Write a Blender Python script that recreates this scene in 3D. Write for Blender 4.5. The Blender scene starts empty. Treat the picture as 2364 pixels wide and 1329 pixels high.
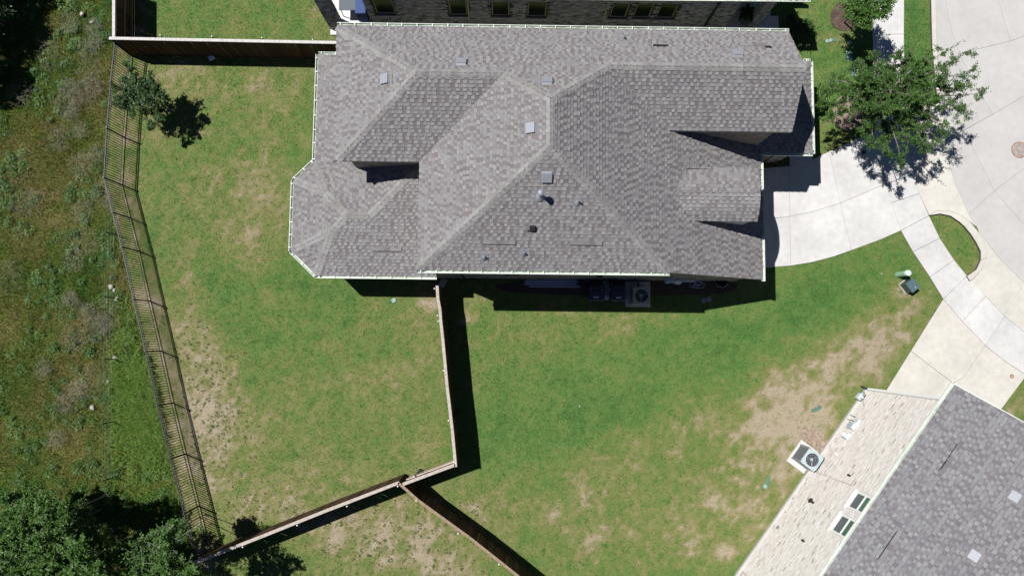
import bpy, bmesh, math, random
import numpy as np
from mathutils import Vector, Matrix

SEED = 7
random.seed(SEED)
rng = np.random.default_rng(SEED)
scene = bpy.context.scene
COL = scene.collection

# ------------------------------------------------------------------ camera
# a drone 33 m up, looking almost straight down
CAM_H, FPX, NX, NY, IW, IH = 33.0, 1600.0, 1168.0, 788.0, 2364.0, 1329.0
_n = np.array([(NX - IW / 2) / FPX, -(NY - IH / 2) / FPX, -1.0]); _n /= np.linalg.norm(_n)
_u = -_n
_ex = np.array([1.0, 0, 0]); _ex -= (_ex @ _u) * _u; _ex /= np.linalg.norm(_ex)
_ey = np.cross(_u, _ex)
CR = np.array([_ex, _ey, _u])
cam = bpy.data.cameras.new('camera')
cam.sensor_width = 36.0
cam.lens = FPX / IW * 36.0
cam.clip_start = 0.5
cam.clip_end = 2000
camo = bpy.data.objects.new('camera', cam)
COL.objects.link(camo)
M4 = Matrix.Identity(4)
for i in range(3):
    for j in range(3):
        M4[i][j] = CR[i][j]
M4.translation = Vector((0, 0, CAM_H))
camo.matrix_world = M4
scene.camera = camo

# ------------------------------------------------------------------ light
SUNV = Vector((0.535, -0.225, -1.0)).normalized()      # the way the light travels
world = bpy.data.worlds.new('World')
scene.world = world
world.use_nodes = True
wn = world.node_tree
bg = wn.nodes['Background']
sky = wn.nodes.new('ShaderNodeTexSky')
sky.sky_type = 'NISHITA'
sky.sun_disc = False
sky.sun_elevation = math.asin(-SUNV.z)
sky.sun_rotation = math.atan2(-SUNV.x, -SUNV.y)
sky.air_density = 0.5
sky.dust_density = 0.0
sky.ozone_density = 5.0
wn.links.new(sky.outputs[0], bg.inputs[0])
bg.inputs[1].default_value = 0.05
sun = bpy.data.lights.new('sun', 'SUN')
sun.energy = 5.0
sun.angle = math.radians(0.5)
sun.color = (1.0, 0.98, 0.955)
suno = bpy.data.objects.new('sun', sun)
COL.objects.link(suno)
suno.rotation_euler = SUNV.to_track_quat('-Z', 'Y').to_euler()
vs = scene.view_settings
vs.view_transform = 'Standard'
vs.look = 'None'
vs.gamma = 1.0
vs.exposure = 0.32
vs.use_curve_mapping = False

# ------------------------------------------------------------------ helpers
def P(px, py, z=0.0):
    d = CR @ np.array([(px - IW / 2) / FPX, -(py - IH / 2) / FPX, -1.0])
    t = (z - CAM_H) / d[2]
    return Vector((d[0] * t, d[1] * t, z))

def PV(px, py, pt, nrm):
    """the point of a vertical wall (pt, nrm) seen at a pixel of the photograph"""
    d = CR @ np.array([(px - IW / 2) / FPX, -(py - IH / 2) / FPX, -1.0])
    d = Vector(d); o = Vector((0, 0, CAM_H))
    t = (Vector(pt) - o).dot(Vector(nrm)) / d.dot(Vector(nrm))
    return o + d * t

def PXG(x, y, z=0.0):
    """world -> photograph pixels (arrays), used to lay out the worn patches of the lawn"""
    c = np.stack([x, y, np.full_like(x, z - CAM_H)], 0)
    cc = CR.T @ c
    return IW / 2 + FPX * cc[0] / -cc[2], IH / 2 - FPX * cc[1] / -cc[2]

class MB:
    def __init__(self):
        self.v = []; self.f = []; self.r = []; self.m = []
        self.cr = 0.5; self.cm = 0
    def add(self, vs_, fs_):
        o = len(self.v)
        self.v.extend([tuple(p) for p in vs_])
        for f in fs_:
            self.f.append([i + o for i in f]); self.r.append(self.cr); self.m.append(self.cm)
    def box(self, c, s, rz=0.0, M=None):
        hx, hy, hz = s[0] / 2, s[1] / 2, s[2] / 2
        pts = [Vector((x, y, z)) for z in (-hz, hz) for y in (-hy, hy) for x in (-hx, hx)]
        if M is None:
            M = Matrix.Rotation(rz, 3, 'Z')
        c = Vector(c)
        self.add([c + M @ p for p in pts], [(0, 2, 3, 1), (4, 5, 7, 6), (0, 1, 5, 4), (2, 6, 7, 3), (0, 4, 6, 2), (1, 3, 7, 5)])
    def prism(self, poly, z0, z1):
        n = len(poly)
        ar = sum(poly[i][0] * poly[(i + 1) % n][1] - poly[(i + 1) % n][0] * poly[i][1] for i in range(n))
        if ar < 0: poly = poly[::-1]
        za = z0 if callable(z0) else (lambda x, y: z0)
        zb = z1 if callable(z1) else (lambda x, y: z1)
        b = [(p[0], p[1], za(p[0], p[1])) for p in poly]; t = [(p[0], p[1], zb(p[0], p[1])) for p in poly]
        self.add(b + t, [tuple(range(n - 1, -1, -1)), tuple(range(n, 2 * n))] + [(i, (i + 1) % n, n + (i + 1) % n, n + i) for i in range(n)])
    def tube(self, p0, p1, r0, r1=None, n=6, cap=True):
        p0, p1 = Vector(p0), Vector(p1)
        if r1 is None: r1 = r0
        d = p1 - p0
        if d.length < 1e-6: return
        q = d.to_track_quat('Z', 'Y').to_matrix()
        ring = [q @ Vector((math.cos(2 * math.pi * i / n), math.sin(2 * math.pi * i / n), 0)) for i in range(n)]
        vs_ = [p0 + a * r0 for a in ring] + [p1 + a * r1 for a in ring]
        fs_ = [(i, (i + 1) % n, n + (i + 1) % n, n + i) for i in range(n)]
        if cap: fs_ += [tuple(range(n - 1, -1, -1)), tuple(range(n, 2 * n))]
        self.add(vs_, fs_)
    def path(self, pts, r, n=6):
        for a, b in zip(pts[:-1], pts[1:]): self.tube(a, b, r, r, n)
    def lathe(self, c, prof, n=20):
        c = Vector(c); vs_ = []; fs_ = []
        for r, z in prof:
            for i in range(n):
                a = 2 * math.pi * i / n
                vs_.append(c + Vector((r * math.cos(a), r * math.sin(a), z)))
        k = len(prof)
        for j in range(k - 1):
            for i in range(n):
                fs_.append((j * n + i, j * n + (i + 1) % n, (j + 1) * n + (i + 1) % n, (j + 1) * n + i))
        fs_.append(tuple(range(n - 1, -1, -1))); fs_.append(tuple((k - 1) * n + i for i in range(n)))
        self.add(vs_, fs_)
    def mesh(self, name, mats):
        me = bpy.data.meshes.new(name)
        me.from_pydata(self.v, [], self.f)
        if not isinstance(mats, (list, tuple)): mats = [mats]
        for m in mats: me.materials.append(M[m])
        if len(mats) > 1: me.polygons.foreach_set('material_index', self.m)
        at = me.attributes.new('rnd', 'FLOAT', 'FACE')
        at.data.foreach_set('value', np.array(self.r, dtype=np.float32))
        me.update()
        return me
    def build(self, name, mats, parent=None, loc=None, bevel=0.0, smooth=False):
        o = bpy.data.objects.new(name, self.mesh(name, mats))
        COL.objects.link(o)
        if parent is not None: o.parent = parent
        if loc is not None: o.location = loc
        if bevel > 0:
            b = o.modifiers.new('bevel', 'BEVEL'); b.width = bevel; b.segments = 2; b.limit_method = 'ANGLE'
        if smooth:
            for p in o.data.polygons: p.use_smooth = True
        return o

def tag(o, label=None, cat=None, group=None, kind=None):
    if label: o['label'] = label
    if cat: o['category'] = cat
    if group: o['group'] = group
    if kind: o['kind'] = kind
    return o
def empty(name, loc=(0, 0, 0), rz=0.0):
    o = bpy.data.objects.new(name, None); COL.objects.link(o)
    o.location = loc; o.rotation_euler = (0, 0, rz); o.empty_display_size = 0.3
    return o
def link_copy(o, parent=None, loc=None):
    c = o.copy(); COL.objects.link(c)
    if parent is not None: c.parent = parent
    if loc is not None: c.location = loc
    return c
def np_mesh(name, verts, nper, mat, attrs=None, parent=None, kind=None, smooth=False):
    """verts (N*nper,3): every run of nper vertices is one polygon; attrs are per polygon floats"""
    verts = np.asarray(verts, dtype=np.float32).reshape(-1, 3)
    nf = len(verts) // nper
    me = bpy.data.meshes.new(name)
    me.vertices.add(len(verts)); me.vertices.foreach_set('co', verts.ravel())
    me.loops.add(len(verts)); me.loops.foreach_set('vertex_index', np.arange(len(verts), dtype=np.int32))
    me.polygons.add(nf); me.polygons.foreach_set('loop_start', np.arange(0, len(verts), nper, dtype=np.int32))
    me.materials.append(M[mat])
    for k, a in (attrs or {}).items():
        at = me.attributes.new(k, 'FLOAT', 'FACE'); at.data.foreach_set('value', np.asarray(a, dtype=np.float32))
    me.update(calc_edges=True)
    o = bpy.data.objects.new(name, me); COL.objects.link(o)
    if parent is not None: o.parent = parent
    if kind: o['kind'] = kind
    return o

# value noise on arrays
_lat = rng.random((256, 256))
def vnoise(x, y, s, seed=0):
    x = x / s + 37.3 * seed + 1000; y = y / s + 91.7 * seed + 1000
    xi = np.floor(x).astype(int); yi = np.floor(y).astype(int)
    fx = x - xi; fy = y - yi
    fx = fx * fx * (3 - 2 * fx); fy = fy * fy * (3 - 2 * fy)
    a = _lat[xi % 256, yi % 256]; b = _lat[(xi + 1) % 256, yi % 256]
    c = _lat[xi % 256, (yi + 1) % 256]; d = _lat[(xi + 1) % 256, (yi + 1) % 256]
    return (a * (1 - fx) + b * fx) * (1 - fy) + (c * (1 - fx) + d * fx) * fy
def fnoise(x, y, s, seed=0, oc=4):
    v = 0; w = 0; k = 1.0
    for i in range(oc):
        v = v + k * vnoise(x, y, s / 2 ** i, seed + i); w += k; k *= 0.55
    return v / w
def inpoly(x, y, poly):
    r = np.zeros(x.shape, bool); n = len(poly)
    for i in range(n):
        x0, y0 = poly[i]; x1, y1 = poly[(i + 1) % n]
        if y0 == y1: continue
        c = ((y0 > y) != (y1 > y)) & (x < (x1 - x0) * (y - y0) / (y1 - y0) + x0)
        r ^= c
    return r

# ------------------------------------------------------------------ materials
M = {}
def mat(name, col, rough=0.8, spec=0.3, metal=0.0, noise=None, bump=None, bscale=40.0):
    """noise = (scale, amount) mottles the colour, bump = strength"""
    m = bpy.data.materials.new(name); m.use_nodes = True
    nt = m.node_tree; b = nt.nodes['Principled BSDF']
    b.inputs['Roughness'].default_value = rough
    b.inputs['Specular IOR Level'].default_value = spec
    b.inputs['Metallic'].default_value = metal
    b.inputs['Base Color'].default_value = (*col, 1)
    geo = nt.nodes.new('ShaderNodeNewGeometry')
    if noise:
        nz = nt.nodes.new('ShaderNodeTexNoise'); nz.inputs['Scale'].default_value = noise[0]; nz.inputs['Detail'].default_value = 6
        nt.links.new(geo.outputs['Position'], nz.inputs['Vector'])
        mr = nt.nodes.new('ShaderNodeMapRange'); mr.inputs[1].default_value = 0.3; mr.inputs[2].default_value = 0.7
        mr.inputs[3].default_value = 1 - noise[1]; mr.inputs[4].default_value = 1 + noise[1]
        nt.links.new(nz.outputs[0], mr.inputs[0])
        mx = nt.nodes.new('ShaderNodeVectorMath'); mx.operation = 'SCALE'; mx.inputs[0].default_value = col
        nt.links.new(mr.outputs[0], mx.inputs['Scale']); nt.links.new(mx.outputs[0], b.inputs['Base Color'])
    if bump:
        n2 = nt.nodes.new('ShaderNodeTexNoise'); n2.inputs['Scale'].default_value = bscale; n2.inputs['Detail'].default_value = 5
        nt.links.new(geo.outputs['Position'], n2.inputs['Vector'])
        bp = nt.nodes.new('ShaderNodeBump'); bp.inputs['Strength'].default_value = bump; bp.inputs['Distance'].default_value = 0.02
        nt.links.new(n2.outputs[0], bp.inputs['Height']); nt.links.new(bp.outputs[0], b.inputs['Normal'])
    M[name] = m
    return m

def ramp_mat(name, attr, stops, rough=0.9, fine=(60.0, 0.25), mid=None, attr2=None, w2=0.0, bump=0.0, spec=0.2, trans=0.0, interp='LINEAR'):
    """colour ramp driven by a mesh attribute (+ noise, + second attribute)"""
    m = bpy.data.materials.new(name); m.use_nodes = True
    nt = m.node_tree; L = nt.links; b = nt.nodes['Principled BSDF']
    b.inputs['Roughness'].default_value = rough; b.inputs['Specular IOR Level'].default_value = spec
    geo = nt.nodes.new('ShaderNodeNewGeometry')
    at = nt.nodes.new('ShaderNodeAttribute'); at.attribute_name = attr
    val = at.outputs['Fac']
    def add(src, k, off):
        nonlocal val
        a = nt.nodes.new('ShaderNodeMath'); a.operation = 'MULTIPLY_ADD'; a.inputs[1].default_value = k
        o = nt.nodes.new('ShaderNodeMath'); o.operation = 'ADD'; o.inputs[1].default_value = off
        L.new(val, o.inputs[0]); L.new(src, a.inputs[0]); L.new(o.outputs[0], a.inputs[2]); val = a.outputs[0]
    if attr2:
        a2 = nt.nodes.new('ShaderNodeAttribute'); a2.attribute_name = attr2
        add(a2.outputs['Fac'], w2, -w2 / 2)
    if mid:
        for sc, k in mid:
            nz = nt.nodes.new('ShaderNodeTexNoise'); nz.inputs['Scale'].default_value = sc; nz.inputs['Detail'].default_value = 5
            L.new(geo.outputs['Position'], nz.inputs['Vector']); add(nz.outputs[0], k, -k / 2)
    cr = nt.nodes.new('ShaderNodeValToRGB'); el = cr.color_ramp.elements; cr.color_ramp.interpolation = interp
    while len(el) > 1: el.remove(el[-1])
    el[0].position = stops[0][0]; el[0].color = (*stops[0][1], 1)
    for p, c in stops[1:]:
        e = el.new(p); e.color = (*c, 1)
    L.new(val, cr.inputs[0]); out = cr.outputs[0]
    if fine:
        nz = nt.nodes.new('ShaderNodeTexNoise'); nz.inputs['Scale'].default_value = fine[0]; nz.inputs['Detail'].default_value = 4
        L.new(geo.outputs['Position'], nz.inputs['Vector'])
        mr = nt.nodes.new('ShaderNodeMapRange'); mr.inputs[1].default_value = 0.3; mr.inputs[2].default_value = 0.7
        mr.inputs[3].default_value = 1 - fine[1]; mr.inputs[4].default_value = 1 + fine[1]; L.new(nz.outputs[0], mr.inputs[0])
        mx = nt.nodes.new('ShaderNodeVectorMath'); mx.operation = 'SCALE'
        L.new(out, mx.inputs[0]); L.new(mr.outputs[0], mx.inputs['Scale']); out = mx.outputs[0]
        if bump:
            bp = nt.nodes.new('ShaderNodeBump'); bp.inputs['Strength'].default_value = bump; bp.inputs['Distance'].default_value = 0.03
            L.new(nz.outputs[0], bp.inputs['Height']); L.new(bp.outputs[0], b.inputs['Normal'])
    L.new(out, b.inputs['Base Color'])
    if trans > 0:
        tr = nt.nodes.new('ShaderNodeBsdfTranslucent'); L.new(out, tr.inputs['Color'])
        mixs = nt.nodes.new('ShaderNodeMixShader'); mixs.inputs[0].default_value = trans
        L.new(b.outputs[0], mixs.inputs[1]); L.new(tr.outputs[0], mixs.inputs[2])
        L.new(mixs.outputs[0], nt.nodes['Material Output'].inputs['Surface'])
    M[name] = m
    return m

SH = [(0.0, (.142, .128, .127)), (.12, (.160, .145, .143)), (.25, (.174, .156, .153)), (.36, (.162, .143, .139)), (.46, (.184, .171, .167)),
      (.56, (.196, .186, .180)), (.68, (.208, .199, .190)), (.80, (.192, .187, .183)), (.90, (.230, .217, .200)), (1.0, (.214, .207, .199))]
def _neutral(c):
    g = sum(c) / 3; k = g + (g - .178) * .50
    return (k * 1.03 + (c[0] - g) * 1.0 - .001, k * 1.03 + (c[1] - g) * 1.0 + .0005, k * 1.03 + (c[2] - g) * 1.0 + .0075)
SH = [(0.0, (.058, .056, .058)), (.045, (.058, .056, .058)), (.055, _neutral(SH[0][1]))] + [(.10 + .90 * p, _neutral(c)) for p, c in SH]
ramp_mat('shingle', 'rnd', SH, rough=0.95, fine=(55.0, 0.16), mid=[(0.35, 0.07)], spec=0.1, bump=0.25)
ramp_mat('shingle_cool', 'rnd', [(p, (c[0] * .93, c[1] * .955, c[2] * .985) if p > .05 else (.105, .105, .11)) for p, c in SH], rough=0.95, fine=(55.0, 0.16), mid=[(0.35, 0.07)], spec=0.1, bump=0.25)
ramp_mat('ridge_shingle', 'rnd', [(0.0, (.190, .182, .174)), (.5, (.226, .218, .208)), (1.0, (.262, .258, .248))], rough=0.95, fine=(45.0, 0.16), spec=0.1, bump=0.2)
ramp_mat('brick_tan', 'rnd', [(0, (.20, .165, .14)), (.4, (.33, .285, .245)), (.7, (.28, .235, .20)), (1, (.43, .385, .34))], fine=(30.0, 0.2), bump=0.3)
ramp_mat('brick_mauve', 'rnd', [(0, (.17, .155, .185)), (.3, (.33, .31, .36)), (.7, (.41, .39, .45)), (1, (.53, .51, .57))], fine=(30.0, 0.2), bump=0.3)
ramp_mat('brick_white', 'rnd', [(0, (.30, .26, .23)), (.035, (.58, .53, .49)), (.5, (.68, .635, .59)), (.8, (.71, .67, .63)), (1, (.76, .73, .70))], fine=(25.0, 0.07), bump=0.3)
mat('mortar', (.42, .39, .35), 0.95, 0.1, noise=(6, .12))
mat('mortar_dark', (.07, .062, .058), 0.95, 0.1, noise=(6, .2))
mat('mortar_pale', (.66, .63, .59), 0.95, 0.1, noise=(3, .08))
mat('felt_and_shadow', (.018, .018, .02), 0.95, 0.1)  # bare felt of missing shingles, and painted gap shadow under lifted ones
mat('gutter_white', (.62, .655, .60), 0.5, 0.3, noise=(3, .14))
mat('gutter_inside', (.50, .56, .47), 0.8, 0.2, noise=(2.5, .25))
mat('white_metal', (.78, .79, .78), 0.4, 0.4)
mat('galvanised', (.25, .26, .285), 0.5, 0.4, metal=0.15, noise=(14, .08))
mat('galvanised_dark', (.24, .25, .27), 0.5, 0.4, metal=0.3, noise=(10, .15))
mat('black_plastic', (.022, .022, .025), 0.5, 0.4)
mat('navy_plastic', (.028, .032, .06), 0.45, 0.4, noise=(8, .1))
mat('bin_sticker', (.55, .55, .60), 0.6, 0.3)
mat('tarp', (.30, .33, .40), 0.35, 0.5, noise=(25, .3))
mat('soffit', (.55, .54, .50), 0.8, 0.2)
mat('fascia', (.40, .37, .33), 0.8, 0.2)
mat('glass_dark', (.012, .018, .016), 0.15, 0.3)
mat('glass_screen', (.10, .12, .13), 0.55, 0.3, noise=(60, .12))
mat('glass_green', (.05, .13, .095), 0.10, 0.6)
mat('window_white', (.78, .78, .75), 0.5, 0.3)
mat('window_tan', (.34, .31, .26), 0.6, 0.3)
mat('iron', (.012, .014, .015), 0.5, 0.3)
mat('iron_top', (.016, .020, .020), 0.5, 0.25)
mat('steel_post', (.45, .47, .48), 0.4, 0.5, metal=0.5)
mat('cap_white', (.85, .85, .83), 0.4, 0.4)
mat('wood_cap', (.41, .36, .31), 0.85, 0.2, noise=(7, .16), bump=0.3, bscale=25)
mat('wood_cap_grey', (.50, .48, .455), 0.85, 0.2, noise=(7, .14), bump=0.3, bscale=25)
ramp_mat('wood_board', 'rnd', [(0, (.048, .025, .015)), (.5, (.070, .038, .022)), (1, (.10, .058, .036))], fine=(18.0, 0.25), bump=0.3)
mat('wood_rail', (.27, .19, .135), 0.9, 0.15, noise=(9, .22), bump=0.3)
mat('rust', (.28, .15, .095), 0.8, 0.3, noise=(8, .3), bump=0.3)
mat('rust_pale', (.31, .265, .235), 0.8, 0.3, noise=(5, .28), bump=0.3)
mat('box_green', (.085, .17, .125), 0.6, 0.3, noise=(6, .15))
mat('box_green_pale', (.24, .35, .30), 0.6, 0.3, noise=(6, .12))
mat('pedestal_green', (.27, .46, .33), 0.45, 0.4, noise=(5, .06))
mat('pedestal_cap', (.52, .70, .60), 0.45, 0.4)
mat('transformer', (.075, .12, .135), 0.45, 0.4, noise=(5, .1))
mat('transformer_side', (.05, .075, .07), 0.5, 0.4)
mat('ac_metal', (.36, .42, .44), 0.5, 0.4, noise=(8, .06))
mat('ac_side', (.21, .225, .24), 0.55, 0.4, noise=(8, .06))
mat('ac_dark', (.03, .033, .036), 0.6, 0.3)
mat('fan_metal', (.42, .46, .48), 0.35, 0.5, metal=0.4)
mat('ac_warm', (.34, .34, .31), 0.5, 0.4)
mat('meter_grey', (.50, .57, .60), 0.45, 0.4)
mat('pvc_white', (.75, .75, .74), 0.5, 0.4)
mat('pipe_blue', (.30, .34, .46), 0.4, 0.4)
mat('copper_red', (.30, .12, .075), 0.5, 0.4)
mat('rock', (.36, .33, .29), 0.9, 0.2, noise=(5, .25), bump=0.5, bscale=10)
mat('mulch', (.075, .055, .048), 0.95, 0.1, noise=(20, .5), bump=0.8, bscale=35)
mat('mulch_pale', (.26, .20, .165), 0.95, 0.1, noise=(20, .4), bump=0.8, bscale=35)
mat('mulch_chip', (.13, .09, .07), 0.95, 0.1, noise=(3, .5))
mat('bark', (.19, .165, .14), 0.95, 0.1, noise=(14, .3), bump=0.6)
mat('bark_pale', (.36, .33, .29), 0.95, 0.1, noise=(14, .25), bump=0.4)
mat('canvas_blue', (.055, .085, .21), 0.8, 0.2)
mat('table_grey', (.08, .10, .115), 0.5, 0.3)
mat('joint', (.10, .088, .078), 0.95, 0.1, noise=(5, .3))
mat('joint_pale', (.30, .28, .26), 0.95, 0.1, noise=(3, .4))
mat('pebble', (.30, .23, .18), 0.9, 0.2, noise=(7, .4))
mat('paper', (.62, .70, .82), 0.7, 0.2)

def concrete(name, col, blot=0.07):
    m = bpy.data.materials.new(name); m.use_nodes = True
    nt = m.node_tree; L = nt.links; b = nt.nodes['Principled BSDF']
    b.inputs['Roughness'].default_value = 0.9; b.inputs['Specular IOR Level'].default_value = 0.25
    geo = nt.nodes.new('ShaderNodeNewGeometry')
    at = nt.nodes.new('ShaderNodeObjectInfo')
    acc = None
    for sc, k in ((0.55, blot), (3.2, blot * .8), (26.0, .05), (120.0, .06)):
        nz = nt.nodes.new('ShaderNodeTexNoise'); nz.inputs['Scale'].default_value = sc; nz.inputs['Detail'].default_value = 5
        L.new(geo.outputs['Position'], nz.inputs['Vector'])
        mr = nt.nodes.new('ShaderNodeMapRange'); mr.inputs[1].default_value = 0.3; mr.inputs[2].default_value = 0.7
        mr.inputs[3].default_value = 1 - k; mr.inputs[4].default_value = 1 + k; L.new(nz.outputs[0], mr.inputs[0])
        if acc is None: acc = mr.outputs[0]
        else:
            mu = nt.nodes.new('ShaderNodeMath'); mu.operation = 'MULTIPLY'; L.new(acc, mu.inputs[0]); L.new(mr.outputs[0], mu.inputs[1]); acc = mu.outputs[0]
    mr = nt.nodes.new('ShaderNodeMapRange'); mr.inputs[3].default_value = 0.965; mr.inputs[4].default_value = 1.03; L.new(at.outputs['Random'], mr.inputs[0])
    mu = nt.nodes.new('ShaderNodeMath'); mu.operation = 'MULTIPLY'; L.new(acc, mu.inputs[0]); L.new(mr.outputs[0], mu.inputs[1])
    mx = nt.nodes.new('ShaderNodeVectorMath'); mx.operation = 'SCALE'; mx.inputs[0].default_value = col
    L.new(mu.outputs[0], mx.inputs['Scale']); L.new(mx.outputs[0], b.inputs['Base Color'])
    n2 = nt.nodes.new('ShaderNodeTexNoise'); n2.inputs['Scale'].default_value = 60; n2.inputs['Detail'].default_value = 5
    L.new(geo.outputs['Position'], n2.inputs['Vector'])
    bp = nt.nodes.new('ShaderNodeBump'); bp.inputs['Strength'].default_value = 0.15; bp.inputs['Distance'].default_value = 0.01
    L.new(n2.outputs[0], bp.inputs['Height']); L.new(bp.outputs[0], b.inputs['Normal'])
    M[name] = m
concrete('concrete', (.505, .495, .480), 0.085)
concrete('concrete_street', (.43, .416, .40), 0.05)
concrete('concrete_cream', (.49, .468, .418), 0.08)
concrete('concrete_patio', (.58, .57, .56), 0.06)

LAWN = [(0.0, (.060, .146, .032)), (.22, (.098, .188, .043)), (.42, (.132, .188, .048)), (.58, (.180, .200, .066)), (.74, (.236, .220, .106)), (.90, (.296, .262, .164)), (1.0, (.345, .302, .212))]
ramp_mat('lawn_soil', 'dry', [(p, (c[0] * .88, c[1] * .84, c[2] * .86)) for p, c in LAWN], fine=(26.0, 0.3), mid=[(1.4, .14), (5.0, .30), (17.0, .5)], bump=0.6)
ramp_mat('lawn_blade', 'dry', LAWN, fine=None, mid=[(1.4, .12), (5.0, .25)], attr2='rnd', w2=0.6, rough=0.7, spec=0.25, trans=0.25)
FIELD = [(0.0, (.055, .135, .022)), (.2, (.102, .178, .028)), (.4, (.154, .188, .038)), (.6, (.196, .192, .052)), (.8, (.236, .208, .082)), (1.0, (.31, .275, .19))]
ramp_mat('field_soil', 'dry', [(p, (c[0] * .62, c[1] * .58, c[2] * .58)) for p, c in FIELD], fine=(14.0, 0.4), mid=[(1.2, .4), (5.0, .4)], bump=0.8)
ramp_mat('field_blade', 'dry', FIELD, fine=None, mid=[(1.0, .35), (5.0, .25)], attr2='rnd', w2=0.5, rough=0.75, trans=0.25)
ramp_mat('tall_blade', 'dry', [(0, (.085, .19, .026)), (.5, (.16, .27, .045)), (1, (.32, .33, .09))], fine=None, attr2='rnd', w2=0.5, rough=0.6, trans=0.3)
ramp_mat('brush_stem', 'rnd', [(0, (.13, .125, .085)), (.5, (.20, .188, .14)), (1, (.27, .25, .195))], fine=None)
ramp_mat('leaf_elm', 'rnd', [(0, (.022, .066, .011)), (.5, (.044, .108, .017)), (.85, (.074, .150, .026)), (1, (.105, .19, .036))], fine=None, rough=0.5, spec=0.3, trans=0.2)
ramp_mat('leaf_oak', 'rnd', [(0, (.018, .050, .010)), (.5, (.032, .080, .015)), (.92, (.055, .115, .024)), (1, (.085, .14, .045))], fine=None, rough=0.5, spec=0.35, trans=0.18)
ramp_mat('leaf_bright', 'rnd', [(0, (.03, .085, .014)), (.5, (.062, .145, .022)), (1, (.12, .22, .04))], fine=None, rough=0.5, spec=0.3, trans=0.3)
ramp_mat('leaf_scrub', 'rnd', [(0, (.026, .078, .010)), (.5, (.056, .130, .018)), (.9, (.098, .19, .03)), (1, (.14, .23, .05))], fine=None, rough=0.5, spec=0.3, trans=0.25)

# ------------------------------------------------------------------ ground: where lawn, field and paving lie
IRON_H = 1.45
IRON_TOP = [(265, 100), (255, 190), (246.5, 296), (240, 410), (260, 490), (281, 570), (308, 690.6), (335.7, 811), (363, 936), (393, 1059), (425, 1185), (451, 1288)]
IRON = [P(a, b, IRON_H) for a, b in IRON_TOP]
IRON = [Vector((p.x, p.y, 0)) for p in IRON]
_fy = np.array([-40.0] + [p.y for p in IRON[::-1]] + [IRON[0].y + .3, 60.0])
_fx = np.array([IRON[-1].x + 4.0] + [p.x for p in IRON[::-1]] + [-18.25, -18.25])
def fence_x(y): return np.interp(y, _fy, _fx)

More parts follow.
